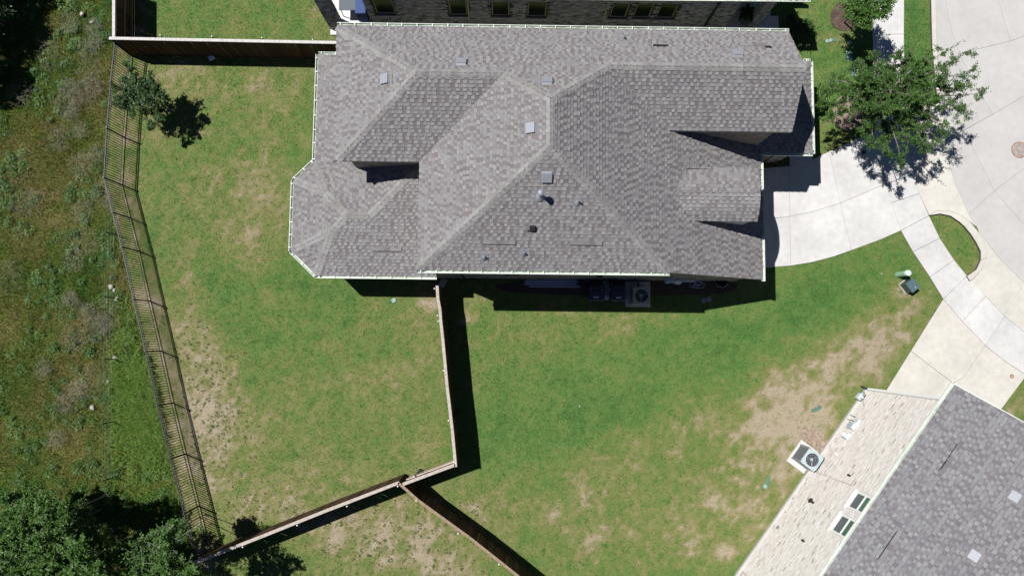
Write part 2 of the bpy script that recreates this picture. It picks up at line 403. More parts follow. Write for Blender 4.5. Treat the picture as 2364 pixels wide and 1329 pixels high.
# every slab of the paving as a polygon of photograph pixels at ground level
SLABS = {
 'driveway': [
  [(1715, 392), (1764, 388), (1823, 383), (1823.6, 499.5), (1786, 504), (1715, 507)],
  [(1715, 507), (1786, 504), (1823.6, 499.5), (1826, 613), (1762, 618), (1715, 622)],
  [(1823, 383), (1876, 368), (1914, 350), (1940.5, 469), (1879, 488), (1823.6, 499.5)],
  [(1823.6, 499.5), (1879, 488), (1940.5, 469), (1966, 577.5), (1925, 592), (1875, 605), (1826, 613)],
  [(1914, 350), (1975, 322), (2022, 302), (2031, 359), (2045, 424), (1940.5, 469)],
  [(1940.5, 469), (2045, 424), (2063, 482), (2080, 532), (2030, 554), (1966, 577.5)],
  [(1823, 330), (1876, 330), (1876, 368), (1823, 383)]],
 'sidewalk': [
  [(2016, -90), (2088, -90), (2087, 79), (2015, 80)],
  [(2015, 80), (2087, 79), (2088, 180), (2016, 185)],
  [(2016, 185), (2088, 180), (2090, 275), (2021, 300)],
  [(2021, 300), (2090, 275), (2098, 345), (2112, 402), (2045, 424), (2031, 359)],
  [(2045, 424), (2112, 402), (2122, 447), (2058, 468)],
  [(2058, 468), (2122, 447), (2145, 498), (2080, 532)],
  [(2080, 532), (2145, 498), (2170, 550), (2108, 581)],
  [(2108, 581), (2170, 550), (2203, 600), (2147, 639)],
  [(2147, 639), (2203, 600), (2233, 637), (2178, 690)],
  [(2178, 690), (2233, 637), (2276, 684), (2222, 742)],
  [(2222, 742), (2276, 684), (2320, 730), (2275, 797)],
  [(2275, 797), (2320, 730), (2364, 765), (2410, 798), (2370, 866), (2320, 833)]],
 'apron': [
  [(2090, 275), (2118, 256), (2152, 232), (2174, 236), (2180, 316), (2183, 352), (2112, 402), (2098, 345)],
  [(2112, 402), (2183, 352), (2205, 424), (2237, 494), (2256, 524), (2240, 512), (2218, 496), (2190, 486), (2165, 486), (2146, 497), (2122, 447)],
  [(2256, 524), (2275, 554), (2304, 592), (2339, 628), (2364, 653), (2320, 730), (2276, 684), (2240, 648), (2250, 640), (2270, 618), (2278, 595), (2275, 565), (2262, 540)],
  [(2364, 653), (2420, 705), (2410, 798), (2364, 765), (2320, 730)]],
 'kerb': [
  [(2146, 497), (2165, 486), (2190, 486), (2218, 496), (2240, 512), (2229, 524), (2216, 512), (2195, 498), (2170, 493)],
  [(2240, 512), (2262, 540), (2275, 565), (2278, 595), (2265, 600), (2265, 580), (2255, 560), (2242, 540), (2229, 524)],
  [(2278, 595), (2270, 618), (2250, 640), (2240, 648), (2233, 637), (2255, 622), (2265, 600)],
  [(2148, -90), (2158, -90), (2163, 110), (2174, 236), (2165, 236), (2153, 110)]],
 'street': [
  [(2158, -90), (2180, -90), (2183, 0), (2190, 40), (2200, 80), (2215, 124), (2236, 165), (2260, 210), (2292, 264), (2180, 326), (2174, 236), (2163, 110)],
  [(2180, -90), (2300, -90), (2305, 0), (2320, 50), (2333, 95), (2215, 124), (2200, 80), (2190, 40), (2183, 0)],
  [(2300, -90), (2470, -90), (2470, 45), (2333, 95), (2320, 50), (2305, 0)],
  [(2215, 124), (2333, 95), (2470, 45), (2470, 165), (2364, 222), (2292, 264), (2260, 210), (2236, 165)],
  [(2180, 326), (2230, 299), (2250, 350), (2280, 408), (2296, 441), (2237, 494), (2205, 424), (2183, 352)],
  [(2230, 299), (2292, 264), (2364, 222), (2470, 165), (2470, 305), (2364, 389), (2296, 441), (2280, 408), (2250, 350)],
  [(2237, 494), (2296, 441), (2330, 480), (2364, 518), (2470, 625), (2470, 750), (2420, 705), (2364, 653), (2339, 628), (2304, 592), (2275, 554), (2256, 524)],
  [(2296, 441), (2364, 389), (2470, 305), (2470, 625), (2364, 518), (2330, 480)]],
 'neighbour_driveway': [
  [(2178, 690), (2222, 742), (2275, 797), (2224, 871), (2201, 884), (2103, 810)],
  [(2103, 810), (2201, 884), (2250, 990), (2140, 1030), (2010, 960), (2050, 895)],
  [(2275, 797), (2320, 833), (2370, 866), (2310, 946), (2250, 990), (2201, 884), (2224, 871)]],
}
SLAB_PX = [p for k in SLABS for p in SLABS[k]]
HOUSE_R = math.radians(-0.6)
RH_ANG = math.radians(53.2)
RH_C = Vector((17.16, -2.22, 0))
def house_mask(x, y):
    c, s = math.cos(-HOUSE_R), math.sin(-HOUSE_R)
    hx = c * x - s * y; hy = s * x + c * y
    m = (hx > -3.3) & (hx < 10.85) & (hy > 3.0) & (hy < 12.45)
    m |= (hx > -9.0) & (hx < -3.2) & (hy > 3.2) & (hy < 7.6) & (hx + hy > -5.2)
    m |= (hx > -8.2) & (hx < -3.2) & (hy > 7.4) & (hy < 12.4)
    m |= (hx > 10.8) & (hx < 13.1) & (hy > 8.8) & (hy < 12.3)
    m |= (x > -8.6) & (x < 13.0) & (y > 15.2)
    dx = x - RH_C.x; dy = y - RH_C.y
    lx = dx * math.cos(RH_ANG) + dy * math.sin(RH_ANG); ly = -dx * math.sin(RH_ANG) + dy * math.cos(RH_ANG)
    m |= (lx < 0) & (ly < 0)
    return m

# worn and lush patches: (px, py, rx, ry, angle, amount)
BLOBS = [
 (570, 520, 70, 150, 10, .34), (640, 430, 60, 120, 0, .16), (600, 640, 60, 70, 0, .14), (470, 820, 60, 130, -14, .42), (460, 960, 55, 130, -14, .46), (500, 1090, 65, 110, -14, .34),
 (445, 700, 40, 60, -14, .35), (540, 980, 90, 80, 0, .30), (700, 1000, 120, 70, 20, .24), (720, 1110, 120, 50, -20, .30), (620, 1160, 80, 40, -20, .42), (760, 880, 80, 60, 0, .16),
 (950, 740, 40, 80, 0, .22), (980, 692, 28, 16, 0, .75), (1085, 695, 45, 28, -10, .62), (1075, 745, 14, 12, 0, .7), (930, 870, 100, 60, 0, .12), (1000, 1040, 50, 40, 0, .30),
 (400, 180, 70, 40, 0, .25), (520, 200, 120, 40, 0, .22), (640, 190, 70, 60, 0, .22), (480, 380, 70, 80, 0, .10), (360, 250, 30, 60, 0, .15),
 (2060, 760, 45, 90, 30, .55), (1950, 850, 120, 60, -35, .62), (1850, 900, 130, 55, -32, .50), (1790, 960, 60, 80, 0, .50), (1830, 960, 90, 40, -40, .35), (1900, 1000, 60, 50, 0, .45),
 (1760, 1040, 90, 90, 0, .22), (1700, 1140, 150, 100, -40, .20), (1560, 990, 130, 60, -20, .22), (1640, 960, 60, 40, 0, .18), (1840, 1060, 50, 80, 20, .45), (1740, 1200, 70, 60, 0, .22),
 (1680, 1272, 26, 15, 0, .85), (1600, 1180, 200, 80, 0, .26), (1420, 1080, 150, 70, 0, .24), (1300, 1180, 120, 80, 0, .28), (1500, 1270, 160, 50, 0, .2), (1480, 740, 60, 22, 0, .38), (1390, 790, 60, 30, 0, .26), (1250, 760, 120, 40, 0, .12), (1170, 850, 60, 70, 0, .14),
 (1130, 1200, 70, 60, -40, .22), (1360, 725, 200, 12, 0, .16), (1700, 725, 30, 12, 0, .3), (2110, 690, 40, 30, 0, .35), (2088, 655, 24, 22, 0, .35), (1900, 615, 80, 14, -12, .15),
 (860, 1250, 150, 80, 0, .42), (1000, 1240, 80, 90, 30, .36), (1060, 1300, 90, 50, 30, .34), (760, 1220, 90, 40, 0, .38), (960, 1170, 60, 40, 0, .35),
 (2330, 950, 60, 40, -40, .45), (1905, 100, 25, 20, 0, .25), (1955, 330, 40, 30, 0, .2), (1910, 330, 20, 60, 0, .12), (2180, 580, 25, 60, -35, .22), (2210, 520, 50, 25, 30, .25), (2250, 610, 20, 30, 0, .18),
 (450, 60, 90, 50, 0, -.10), (680, 50, 80, 40, 0, -.08), (740, 30, 25, 25, 0, .3), (770, 52, 14, 10, 0, .5),
 (1650, 780, 260, 55, -8, -.20), (1900, 700, 170, 50, -14, -.18), (1350, 900, 240, 70, 0, -.07), (1300, 1000, 160, 70, 10, -.07), (1440, 940, 120, 35, -8, -.20), (1980, 610, 120, 40, -16, -.14),
 (700, 650, 130, 36, 10, -.22), (600, 740, 110, 60, 30, -.16), (760, 680, 60, 30, 0, -.14), (730, 1040, 60, 60, 0, -.10), (660, 330, 120, 50, 0, -.05), (500, 640, 60, 50, 0, -.16), (520, 700, 60, 60, 0, -.12),
 (2118, 80, 40, 130, 0, -.24), (1960, 210, 80, 70, 0, -.12), (2200, 560, 25, 30, 0, -.15), (1050, 1000, 30, 60, 0, -.12), (1200, 1060, 80, 100, 0, -.10), (1180, 990, 60, 60, 0, -.1)]
def dryness(x, y):
    px, py = PXG(x, y)
    wob = 22
    px = px + wob * (fnoise(x, y, 1.3, 11, 3) - .5) * 2; py = py + wob * (fnoise(x, y, 1.3, 17, 3) - .5) * 2
    d = np.full(x.shape, .41)
    d = d - .06 * np.clip((px - 1020) / 60, 0, 1)
    for bx, by, rx, ry, an, am in BLOBS:
        a = math.radians(an); ca, sa = math.cos(a), math.sin(a)
        ux = (ca * (px - bx) + sa * (py - by)) / rx; uy = (-sa * (px - bx) + ca * (py - by)) / ry
        d = d + am * (.66 if am > 0 else 1) * np.exp(-(ux * ux + uy * uy) * .75)
    hf = (fnoise(x, y, .55, 5, 3) - .5) * .42 + (fnoise(x, y, .2, 9, 2) - .5) * .55
    d = d + (fnoise(x, y, 1.7, 3) - .5) * .30 + hf * np.clip(.85 + (d - .3) * 1.3, .8, 1.4)
    t = np.clip((d - .46) / .3, 0, 1)
    rt = np.clip((px - 1000) / 80, .22, 1); rt = np.maximum(rt, np.clip((py - 1130) / 60, 0, 1) * .8)
    d = d - .05 * t + t * ((fnoise(x, y, .6, 71, 4) - .5) * 1.0 * rt + (fnoise(x, y, .16, 75, 2) - .5) * .35)
    # trodden earth under the iron fence
    fd = x - fence_x(y)
    d = np.maximum(d, .62 - np.clip(np.abs(fd + .1) - .6, 0, 3) * 2 + (fnoise(x, y, .5, 8) - .5) * 1.3)
    return np.clip(d, 0, 1)
def field_dry(x, y):
    px, py = PXG(x, y)
    d = .35 + (fnoise(x, y, 2.4, 21) - .5) * .9 + (fnoise(x, y, .6, 25, 3) - .5) * .5
    for bx, by, rx, ry, an, am in [(60, 560, 90, 160, 0, .18), (110, 960, 110, 130, 0, .30), (180, 1040, 60, 70, 0, .25), (200, 300, 70, 120, 0, .14), (60, 760, 60, 80, 0, .12), (330, 900, 60, 130, 0, -.30), (100, 400, 70, 60, 0, -.12), (190, 80, 60, 60, 0, -.05), (150, 640, 60, 60, 0, -.1), (300, 640, 40, 60, 0, .1)]:
        d = d + am * np.exp(-(((px - bx) / rx) ** 2 + ((py - by) / ry) ** 2))
    fd = fence_x(y) - x
    d = np.maximum(d, np.clip(1.0 - np.clip(fd - .75, 0, 1) * 3, 0, 1) * (.50 + (fnoise(x, y, .45, 28, 3) - .5) * 1.2))
    return np.clip(d, 0, 1)

def ground_sheet(name, xs, ys, keep, matn, fn, hfn=None):
    nx, ny = len(xs), len(ys)
    X, Y = np.meshgrid(xs, ys)
    Z = np.zeros_like(X) if hfn is None else hfn(X, Y)
    verts = np.stack([X, Y, Z], -1).reshape(-1, 3).astype(np.float32)
    cx = (X[:-1, :-1] + X[1:, 1:]) / 2; cy = (Y[:-1, :-1] + Y[1:, 1:]) / 2
    idx = np.arange(nx * ny).reshape(ny, nx)
    q = np.stack([idx[:-1, :-1], idx[:-1, 1:], idx[1:, 1:], idx[1:, :-1]], -1)[keep(cx, cy)]
    me = bpy.data.meshes.new(name)
    me.vertices.add(len(verts)); me.vertices.foreach_set('co', verts.ravel())
    me.loops.add(q.size); me.loops.foreach_set('vertex_index', q.ravel().astype(np.int32))
    me.polygons.add(len(q)); me.polygons.foreach_set('loop_start', np.arange(0, q.size, 4, dtype=np.int32))
    me.materials.append(M[matn])
    at = me.attributes.new('dry', 'FLOAT', 'POINT'); at.data.foreach_set('value', fn(X.ravel(), Y.ravel()).astype(np.float32))
    me.update(calc_edges=True)
    o = bpy.data.objects.new(name, me); COL.objects.link(o); o['kind'] = 'structure'
    return o
GX = np.arange(-34, 36.01, .2); GY = np.arange(-22, 28.01, .2)
ground_sheet('lawn', GX, GY, lambda x, y: x > fence_x(y) - .8, 'lawn_soil', dryness)
def field_h(x, y): return -np.clip((fence_x(y) - x - 1.1), 0, 1) * .12 + (fnoise(x, y, 2.0, 31) - .5) * .18 * np.clip((fence_x(y) - x - 1.1), 0, 1)
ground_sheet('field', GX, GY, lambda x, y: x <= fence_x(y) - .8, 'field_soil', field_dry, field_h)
far = MB(); far.box((0, 0, -.72), (1600, 1600, .4))
tag(far.build('ground', 'mulch_pale'), kind='structure')

# ------------------------------------------------------------------ paving
def inset(poly, d):
    n = len(poly); out = []
    ar = sum(poly[i][0] * poly[(i + 1) % n][1] - poly[(i + 1) % n][0] * poly[i][1] for i in range(n))
    sg = 1 if ar > 0 else -1
    for i in range(n):
        p0, p1, p2 = Vector(poly[i - 1]), Vector(poly[i]), Vector(poly[(i + 1) % n])
        a = (p1 - p0).normalized(); b = (p2 - p1).normalized()
        na = Vector((-a.y, a.x)) * sg; nb = Vector((-b.y, b.x)) * sg
        k = (na + nb); L = k.length
        if L < .3: out.append((p1 + na * d)[:]); continue
        k /= L
        out.append((p1 + k * (d / max(.4, k.dot(na))))[:])
    return out
PAVE = {'driveway': ('concrete', .05), 'sidewalk': ('concrete', .052), 'apron': ('concrete_cream', .046), 'kerb': ('concrete_cream', .15), 'street': ('concrete_street', .04), 'neighbour_driveway': ('concrete_cream', .05)}
for nm, polys in SLABS.items():
    mt, zt = PAVE[nm]
    base = MB()
    wp = [[P(a, b, zt)[:2] for a, b in pl] for pl in polys]
    for w in wp: base.prism(w, -.12, zt - .03)
    root = tag(base.build(nm, 'joint_pale' if nm in ('street', 'apron', 'driveway') else 'joint'), kind='structure')
    for w in wp:
        s = MB(); s.prism(inset(w, {'kerb': .004, 'street': .005, 'apron': .004, 'driveway': .006}.get(nm, .008)), -.05, zt)
        s.build('slab' if nm != 'kerb' else 'kerb_stone', mt, root, bevel=.006)

# ------------------------------------------------------------------ grass
def scatter(n, x0, x1, y0, y1):
    return rng.uniform(x0, x1, n), rng.uniform(y0, y1, n)
def blades(x, y, z, ln, wd, lean, bend_az=None):
    n = len(x)
    az = rng.uniform(0, 2 * np.pi, n) if bend_az is None else bend_az
    ca, sa = np.cos(az), np.sin(az)
    hx = ln * np.sin(lean); hz = ln * np.cos(lean)
    v = np.empty((n, 3, 3))
    v[:, 0] = np.stack([x - sa * wd, y + ca * wd, z], -1)
    v[:, 1] = np.stack([x + sa * wd, y - ca * wd, z], -1)
    v[:, 2] = np.stack([x + ca * hx, y + sa * hx, z + hz], -1)
    return v.reshape(-1, 3)
def on_paving(x, y):
    px, py = PXG(x, y)
    r = np.zeros(x.shape, bool)
    k = px > 1690
    if k.any():
        q = np.zeros(k.sum(), bool)
        for pl in SLAB_PX: q |= inpoly(px[k], py[k], pl)
        r[k] = q
    return r
x, y = scatter(900000, -19, 27.5, -13, 18)
px, py = PXG(x, y)
k = (px > -100) & (px < 2470) & (py > -90) & (py < 1420) & (x > fence_x(y) - .85)
x, y = x[k], y[k]
k = ~house_mask(x, y); x, y = x[k], y[k]
k = ~on_paving(x, y); x, y = x[k], y[k]
d = dryness(x, y)
cl = vnoise(x, y, .085, 81); cl2 = vnoise(x, y, .21, 83)
d = d + (cl - .5) * .95 + (cl2 - .5) * .50
k = rng.random(len(x)) > np.clip((d - .72) * 1.8, 0, .65); x, y, d = x[k], y[k], d[k]
n = len(x)
cl = vnoise(x, y, .11, 85)
ln = rng.uniform(.035, .085, n) * np.clip(1.15 - .4 * d, .6, 1.2) * (.55 + .95 * cl)
v = blades(x, y, np.zeros(n), ln, rng.uniform(.006, .011, n), rng.uniform(.5, 1.35, n))
tag(np_mesh('lawn_grass', v, 3, 'lawn_blade', {'dry': np.clip(d, 0, 1), 'rnd': .55 * rng.random(n) + .45 * vnoise(x, y, .06, 87)}), 'patchy mown lawn grass, green in the middle and straw-coloured at the edges', 'grass', kind='stuff')
# dark weed tufts in the worn strips
x, y = scatter(26000, -17, 1, -12, 6)
px, py = PXG(x, y); d = dryness(x, y)
k = (x > fence_x(y) + .3) & (d > .62) & ~house_mask(x, y) & (((px < 620) & (py > 700)) | (py > 1150))
x, y = x[k][:520], y[k][:520]
cx = np.repeat(x, 12) + rng.normal(0, .035, len(x) * 12); cy = np.repeat(y, 12) + rng.normal(0, .035, len(x) * 12); n = len(cx)
v = blades(cx, cy, np.zeros(n), rng.uniform(.05, .11, n), rng.uniform(.008, .016, n), rng.uniform(.3, 1.2, n))
tag(np_mesh('weed_tufts', v, 3, 'lawn_blade', {'dry': rng.uniform(.0, .35, n), 'rnd': rng.random(n)}), 'small dark weed tufts dotting the bare soil along the iron fence', 'weeds', kind='stuff')

# field beyond the iron fence
x, y = scatter(430000, -27, -12, -13, 18.5)
px, py = PXG(x, y)
k = (px > -110) & (px < 600) & (py > -90) & (py < 1420) & (x < fence_x(y) - .02); x, y = x[k], y[k]
fd = fence_x(y) - x; k = (fd > .8) | (rng.random(len(x)) < .25 * (fnoise(x, y, .5, 29, 3) > .6)); x, y = x[k], y[k]; fd = fd[k]
d = field_dry(x, y); hn = fnoise(x, y, 1.1, 41); n = len(x)
ln = rng.uniform(.08, .20, n) * (.35 + 1.6 * hn) * np.where(fd < .85, .35, 1.0)
v = blades(x, y, field_h(x, y), ln, rng.uniform(.008, .019, n), rng.uniform(.25, 1.35, n))
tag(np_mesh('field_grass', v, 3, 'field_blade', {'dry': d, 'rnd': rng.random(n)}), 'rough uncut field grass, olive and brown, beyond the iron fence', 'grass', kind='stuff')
# leafy weed clumps
cxs, cys = scatter(1500, -26, -12, -13, 18); k = cxs < fence_x(cys) - .95; cxs, cys = cxs[k], cys[k]
k = fnoise(cxs, cys, 1.8, 51) > .48; cxs, cys = cxs[k], cys[k]
per = 90; n = len(cxs) * per
R_ = np.repeat(rng.uniform(.12, .38, len(cxs)), per)
a = rng.uniform(0, 2 * np.pi, n); rr = np.sqrt(rng.random(n)) * R_
x = np.repeat(cxs, per) + rr * np.cos(a); y = np.repeat(cys, per) + rr * np.sin(a)
z = field_h(x, y) + np.repeat(rng.uniform(.12, .4, len(cxs)), per) * np.clip(1 - (rr / R_) ** 2, .1, 1) * rng.uniform(.4, 1.0, n)
v = blades(x, y, z, rng.uniform(.05, .11, n), rng.uniform(.014, .028, n), rng.uniform(.9, 1.6, n), a)
tag(np_mesh('field_weeds', v, 3, 'leaf_scrub', {'rnd': np.clip(np.repeat(rng.random(len(cxs)), per) * .6 + rng.random(n) * .5, 0, 1)}), 'leafy green weed clumps growing through the rough field', 'weeds', kind='stuff')
# grey wispy brush
BR = [(205, 115), (222, 98), (205, 165), (160, 200), (205, 205), (215, 200), (175, 225), (150, 235), (165, 260), (140, 320), (185, 300), (225, 355), (190, 380), (60, 470), (200, 720), (235, 745), (215, 760), (245, 730), (170, 780), (190, 490), (20, 640), (165, 690), (215, 880), (180, 900), (150, 930), (100, 850), (160, 55), (120, 130), (215, 60), (45, 215), (200, 560), (170, 600), (240, 450), (130, 1010)]
vv = []; rr_ = []
for bx, by in BR:
    c = P(bx, by, .2); nst = 240; R0 = random.uniform(.35, .75)
    a = rng.uniform(0, 2 * np.pi, nst); r = np.sqrt(rng.random(nst)) * R0
    x = c.x + r * np.cos(a); y = c.y + r * np.sin(a) * 1.15
    v = blades(x, y, np.full(nst, .02) + rng.uniform(0, .35, nst), rng.uniform(.16, .36, nst), rng.uniform(.003, .0065, nst), rng.uniform(.3, 1.5, nst))
    vv.append(v); rr_.append(rng.random(nst))
tag(np_mesh('dry_brush', np.concatenate(vv), 3, 'brush_stem', {'rnd': np.concatenate(rr_)}), 'wispy grey dry brush tangled among the field weeds', 'brush', kind='stuff')
# tall green reeds next to the fence
x, y = scatter(120000, -21, -14, -8, 2)
px, py = PXG(x, y)
den = np.exp(-(((px - 318) / 62) ** 4 + ((py - 905) / 125) ** 4)) + .35 * np.exp(-(((px - 350) / 60) ** 2 + ((py - 1050) / 90) ** 2))
k = (x < fence_x(y) - .55) & (rng.random(len(x)) < den * .30) & (fnoise(x, y, .7, 61) > .36); x, y = x[k], y[k]
n = len(x); az = rng.uniform(0, 2 * np.pi, n)
L1 = rng.uniform(.16, .38, n); w1 = rng.uniform(.006, .013, n)
b1 = blades(x, y, field_h(x, y), L1 * 1.9, w1, rng.uniform(.3, .9, n), az)
b2 = blades(x + rng.normal(0, .04, n), y + rng.normal(0, .04, n), field_h(x, y) + .18, L1, w1, rng.uniform(1.0, 1.7, n), az)
v = np.concatenate([b1, b2]); nn = 2 * n
tag(np_mesh('tall_grass', v, 3, 'tall_blade', {'dry': np.clip(rng.normal(.4, .2, nn), 0, 1), 'rnd': rng.random(nn)}), 'tall bright green arching grass against the outside of the iron fence', 'grass', kind='stuff')

# ------------------------------------------------------------------ roofs
class Plane:
    def __init__(s, z0, m, d, at):
        """z = z0 at point at, rising m per metre along unit direction d (plan)"""
        d = Vector(d).normalized(); s.bx = m * d.x; s.by = m * d.y; s.a = z0 - s.bx * at[0] - s.by * at[1]
        s.g = d; s.m = m; s.s = math.sqrt(1 + m * m)
        s.n = Vector((-s.bx, -s.by, 1)).normalized(); s.u = Vector((d.y, -d.x)); s.o = Vector(at)
    def __call__(s, x, y): return s.a + s.bx * x + s.by * y
    def uv(s, p):
        q = Vector(p) - s.o; return (q.dot(s.u), q.dot(s.g) * s.s)
    def pt(s, u, v, w):
        q = s.o + s.u * u + s.g * (v / s.s)
        return Vector((q.x, q.y, s(q.x, q.y))) + s.n * w
def clip_half(poly, f):
    out = []; n = len(poly)
    for i in range(n):
        a, b = poly[i], poly[(i + 1) % n]; fa, fb = f(a), f(b)
        if fa >= 0: out.append(a)
        if (fa >= 0) != (fb >= 0):
            t = fa / (fa - fb); out.append((a[0] + (b[0] - a[0]) * t, a[1] + (b[1] - a[1]) * t))
    return out
def clip_convex(poly, cl):
    n = len(cl)
    ar = sum(cl[i][0] * cl[(i + 1) % n][1] - cl[(i + 1) % n][0] * cl[i][1] for i in range(n))
    if ar < 0: cl = cl[::-1]
    for i in range(n):
        (x0, y0), (x1, y1) = cl[i], cl[(i + 1) % n]
        poly = clip_half(poly, lambda p: (x1 - x0) * (p[1] - y0) - (y1 - y0) * (p[0] - x0))
        if len(poly) < 3: return []
    return poly
def region(box, pl, others):
    poly = list(box)
    for q in others:
        poly = clip_half(poly, lambda p: q(p[0], p[1]) - pl(p[0], p[1]))
        if len(poly) < 3: return []
    return poly
def meet(a, b, c):
    A = np.array([[b.bx - a.bx, b.by - a.by], [c.bx - a.bx, c.by - a.by]]); r = np.array([a.a - b.a, a.a - c.a])
    x, y = np.linalg.solve(A, r); return (x, y)
EXPO = .147
def tabs(faces, hide, out):
    """faces: list of (map(u,v,w), [uv polygons]); out: list of (polygon points top, uv, rnd)"""
    for mp, pieces, tg in faces:
        us = [p[0] for pc in pieces for p in pc]; vs_ = [p[1] for pc in pieces for p in pc]
        u0, u1, v0, v1 = min(us), max(us), min(vs_), max(vs_)
        for k in range(int((v1 - v0) / EXPO) + 1):
            a = v0 + k * EXPO; b = a + EXPO + .012
            u = u0 - random.uniform(0, .3); hi = random.random() < .5
            while u < u1:
                w = random.uniform(.11, .165) if hi else random.uniform(.08, .20)
                rect = [(u, a), (u + w, a), (u + w, b), (u, b)]
                r = .17 + .83 * (random.uniform(.40, 1.0) if hi else random.uniform(0.0, .62)); lift = random.uniform(.018, .027) if hi else random.uniform(.003, .006)
                for pc in pieces:
                    q = clip_convex(rect, pc)
                    if len(q) < 3: continue
                    ar = abs(sum(q[i][0] * q[(i + 1) % len(q)][1] - q[(i + 1) % len(q)][0] * q[i][1] for i in range(len(q)))) / 2
                    if ar < 3e-4: continue
                    cu = sum(p[0] for p in q) / len(q); cv = sum(p[1] for p in q) / len(q)
                    c = mp(cu, cv, 0)
                    if hide(c, tg): continue
                    ww = [.004 + (lift + .006) * max(0.0, 1 - (p[1] - a) / (b - a)) for p in q]
                    band = None
                    if hi and len(q) == 4 and a - .024 > v0:
                        u_a, u_b = min(p[0] for p in q) + .004, max(p[0] for p in q) - .004
                        band = [mp(u_a, a - .021, .0125), mp(u_b, a - .021, .0125), mp(u_b, a + .002, .0105), mp(u_a, a + .002, .0105)]
                    out.append(([mp(p[0], p[1], h) for p, h in zip(q, ww)], [mp(p[0], p[1], -.012) for p in q], r, c, ar, band))
                u += w; hi = not hi
def put_tabs(out, roof, matn, M_world, nsingle=300):
    """the 300 shingles that show largest are objects of their own, the rest one piece of the roof"""
    def show(t):
        c = M_world @ t[3]; dd = Vector((0, 0, CAM_H)) - c
        return t[4] / dd.length_squared
    order = sorted(range(len(out)), key=lambda i: -show(out[i]) if (len(out[i][0]) == 4) else 0)
    single = set(order[:nsingle])
    big = MB()
    for i, (tp, bt, r, c, ar, band) in enumerate(out):
        n = len(tp); mb = MB() if i in single else big
        mb.cr = r
        off = c if i in single else Vector((0, 0, 0))
        mb.add([p - off for p in tp], [tuple(range(n))])
        mb.cr = .02 if i % 3 else r
        mb.add([p - off for p in tp] + [p - off for p in bt], [(j + n, (j + 1) % n + n, (j + 1) % n, j) for j in range(n)])
        if band:
            mb.cr = .02; mb.add([p - off for p in band], [(0, 1, 2, 3)])
        if i in single: mb.build('shingle', matn, roof, loc=c)
    tag(big.build('shingle_courses', matn, roof), kind='stuff')
def flip_fix(me):
    bm = bmesh.new(); bm.from_mesh(me); bmesh.ops.recalc_face_normals(bm, faces=bm.faces); bm.to_mesh(me); bm.free()

CAPS = []
def cap_line(p0, p1, A, B, roof, matn='ridge_shingle', w=.165, ex=.24):
    """overlapping ridge caps from p0 (low end) to p1, bent over the planes A and B"""
    p0, p1 = Vector(p0), Vector(p1); d = p1 - p0; L = d.length; d /= L; q = Vector((d.y, -d.x))
    n = max(1, int(round(L / ex))); ex = L / n
    for i in range(n):
        a = p0 + d * (i * ex); b = p0 + d * min(L + .02, i * ex + ex * 1.35)
        mb = MB(); mb.cr = random.random()
        ww = w * random.uniform(.95, 1.05)
        def row(p, lift):
            r = []
            for t in (-1, -.5, 0, .5, 1):
                s = p + q * (t * ww); z = min(A(s.x, s.y), B(s.x, s.y))
                r.append(Vector((s.x, s.y, z + lift - (.02 if t == 0 else 0.0))))
            return r
        lo, hi_, un = row(a, .034), row(b, .016), row(a, -.01)
        c = Vector((a.x, a.y, lo[2].z))
        V_ = [p - c for p in lo + hi_ + un + row(b, -.01)]
        F_ = [(j, j + 1, j + 6, j + 5) for j in range(4)] + [(j + 10, j + 11, j + 1, j) for j in range(4)] + [(10, 0, 5, 15), (4, 14, 19, 9)]
        mb.add(V_, F_)
        mb.build('ridge_cap', matn, roof, loc=c)

def gutter(p0, p1, z, out, root, hang=.62):
    p0, p1 = Vector(p0), Vector(p1); d = (p1 - p0); L = d.length; d /= L; o = Vector(out).normalized()
    g = MB()
    prof = [(.0, .0), (.0, -.11), (.085, -.11), (.13, -.06), (.13, .005), (.108, .005), (.108, -.055), (.075, -.092), (.012, -.092), (.012, .0)]
    v = []
    for t in (-.02, L + .02):
        for a, b in prof:
            q = p0 + d * t + o * a; v.append((q.x, q.y, z + b))
    n = len(prof)
    g.cm = 0
    for i in range(n):
        g.cm = 1 if i in (6, 7, 8) else 0
        if i == 0: g.add(v, [(i, (i + 1) % n, n + (i + 1) % n, n + i)])
        else:
            g.f.append([i, (i + 1) % n, n + (i + 1) % n, n + i]); g.r.append(.5); g.m.append(g.cm)
    for s in (0, n):
        g.f.append([s + i for i in (1, 2, 3, 4, 0)] if s else [s + i for i in (0, 4, 3, 2, 1)]); g.r.append(.5); g.m.append(0)
    go = g.build('gutter', ['gutter_white', 'gutter_inside'], root)
    k = max(1, int(L / hang)); rz = math.atan2(d.y, d.x)
    hm = MB(); hm.box((0, 0, 0), (.028, .13, .012), rz); me = hm.mesh('hanger', 'white_metal')
    for i in range(k + 1):
        t = .12 + (L - .24) * i / k + random.uniform(-.05, .05)
        q = p0 + d * t + o * .066
        h = bpy.data.objects.new('hanger', me); COL.objects.link(h); h.parent = go; h.location = (q.x, q.y, z + .004)
    return go

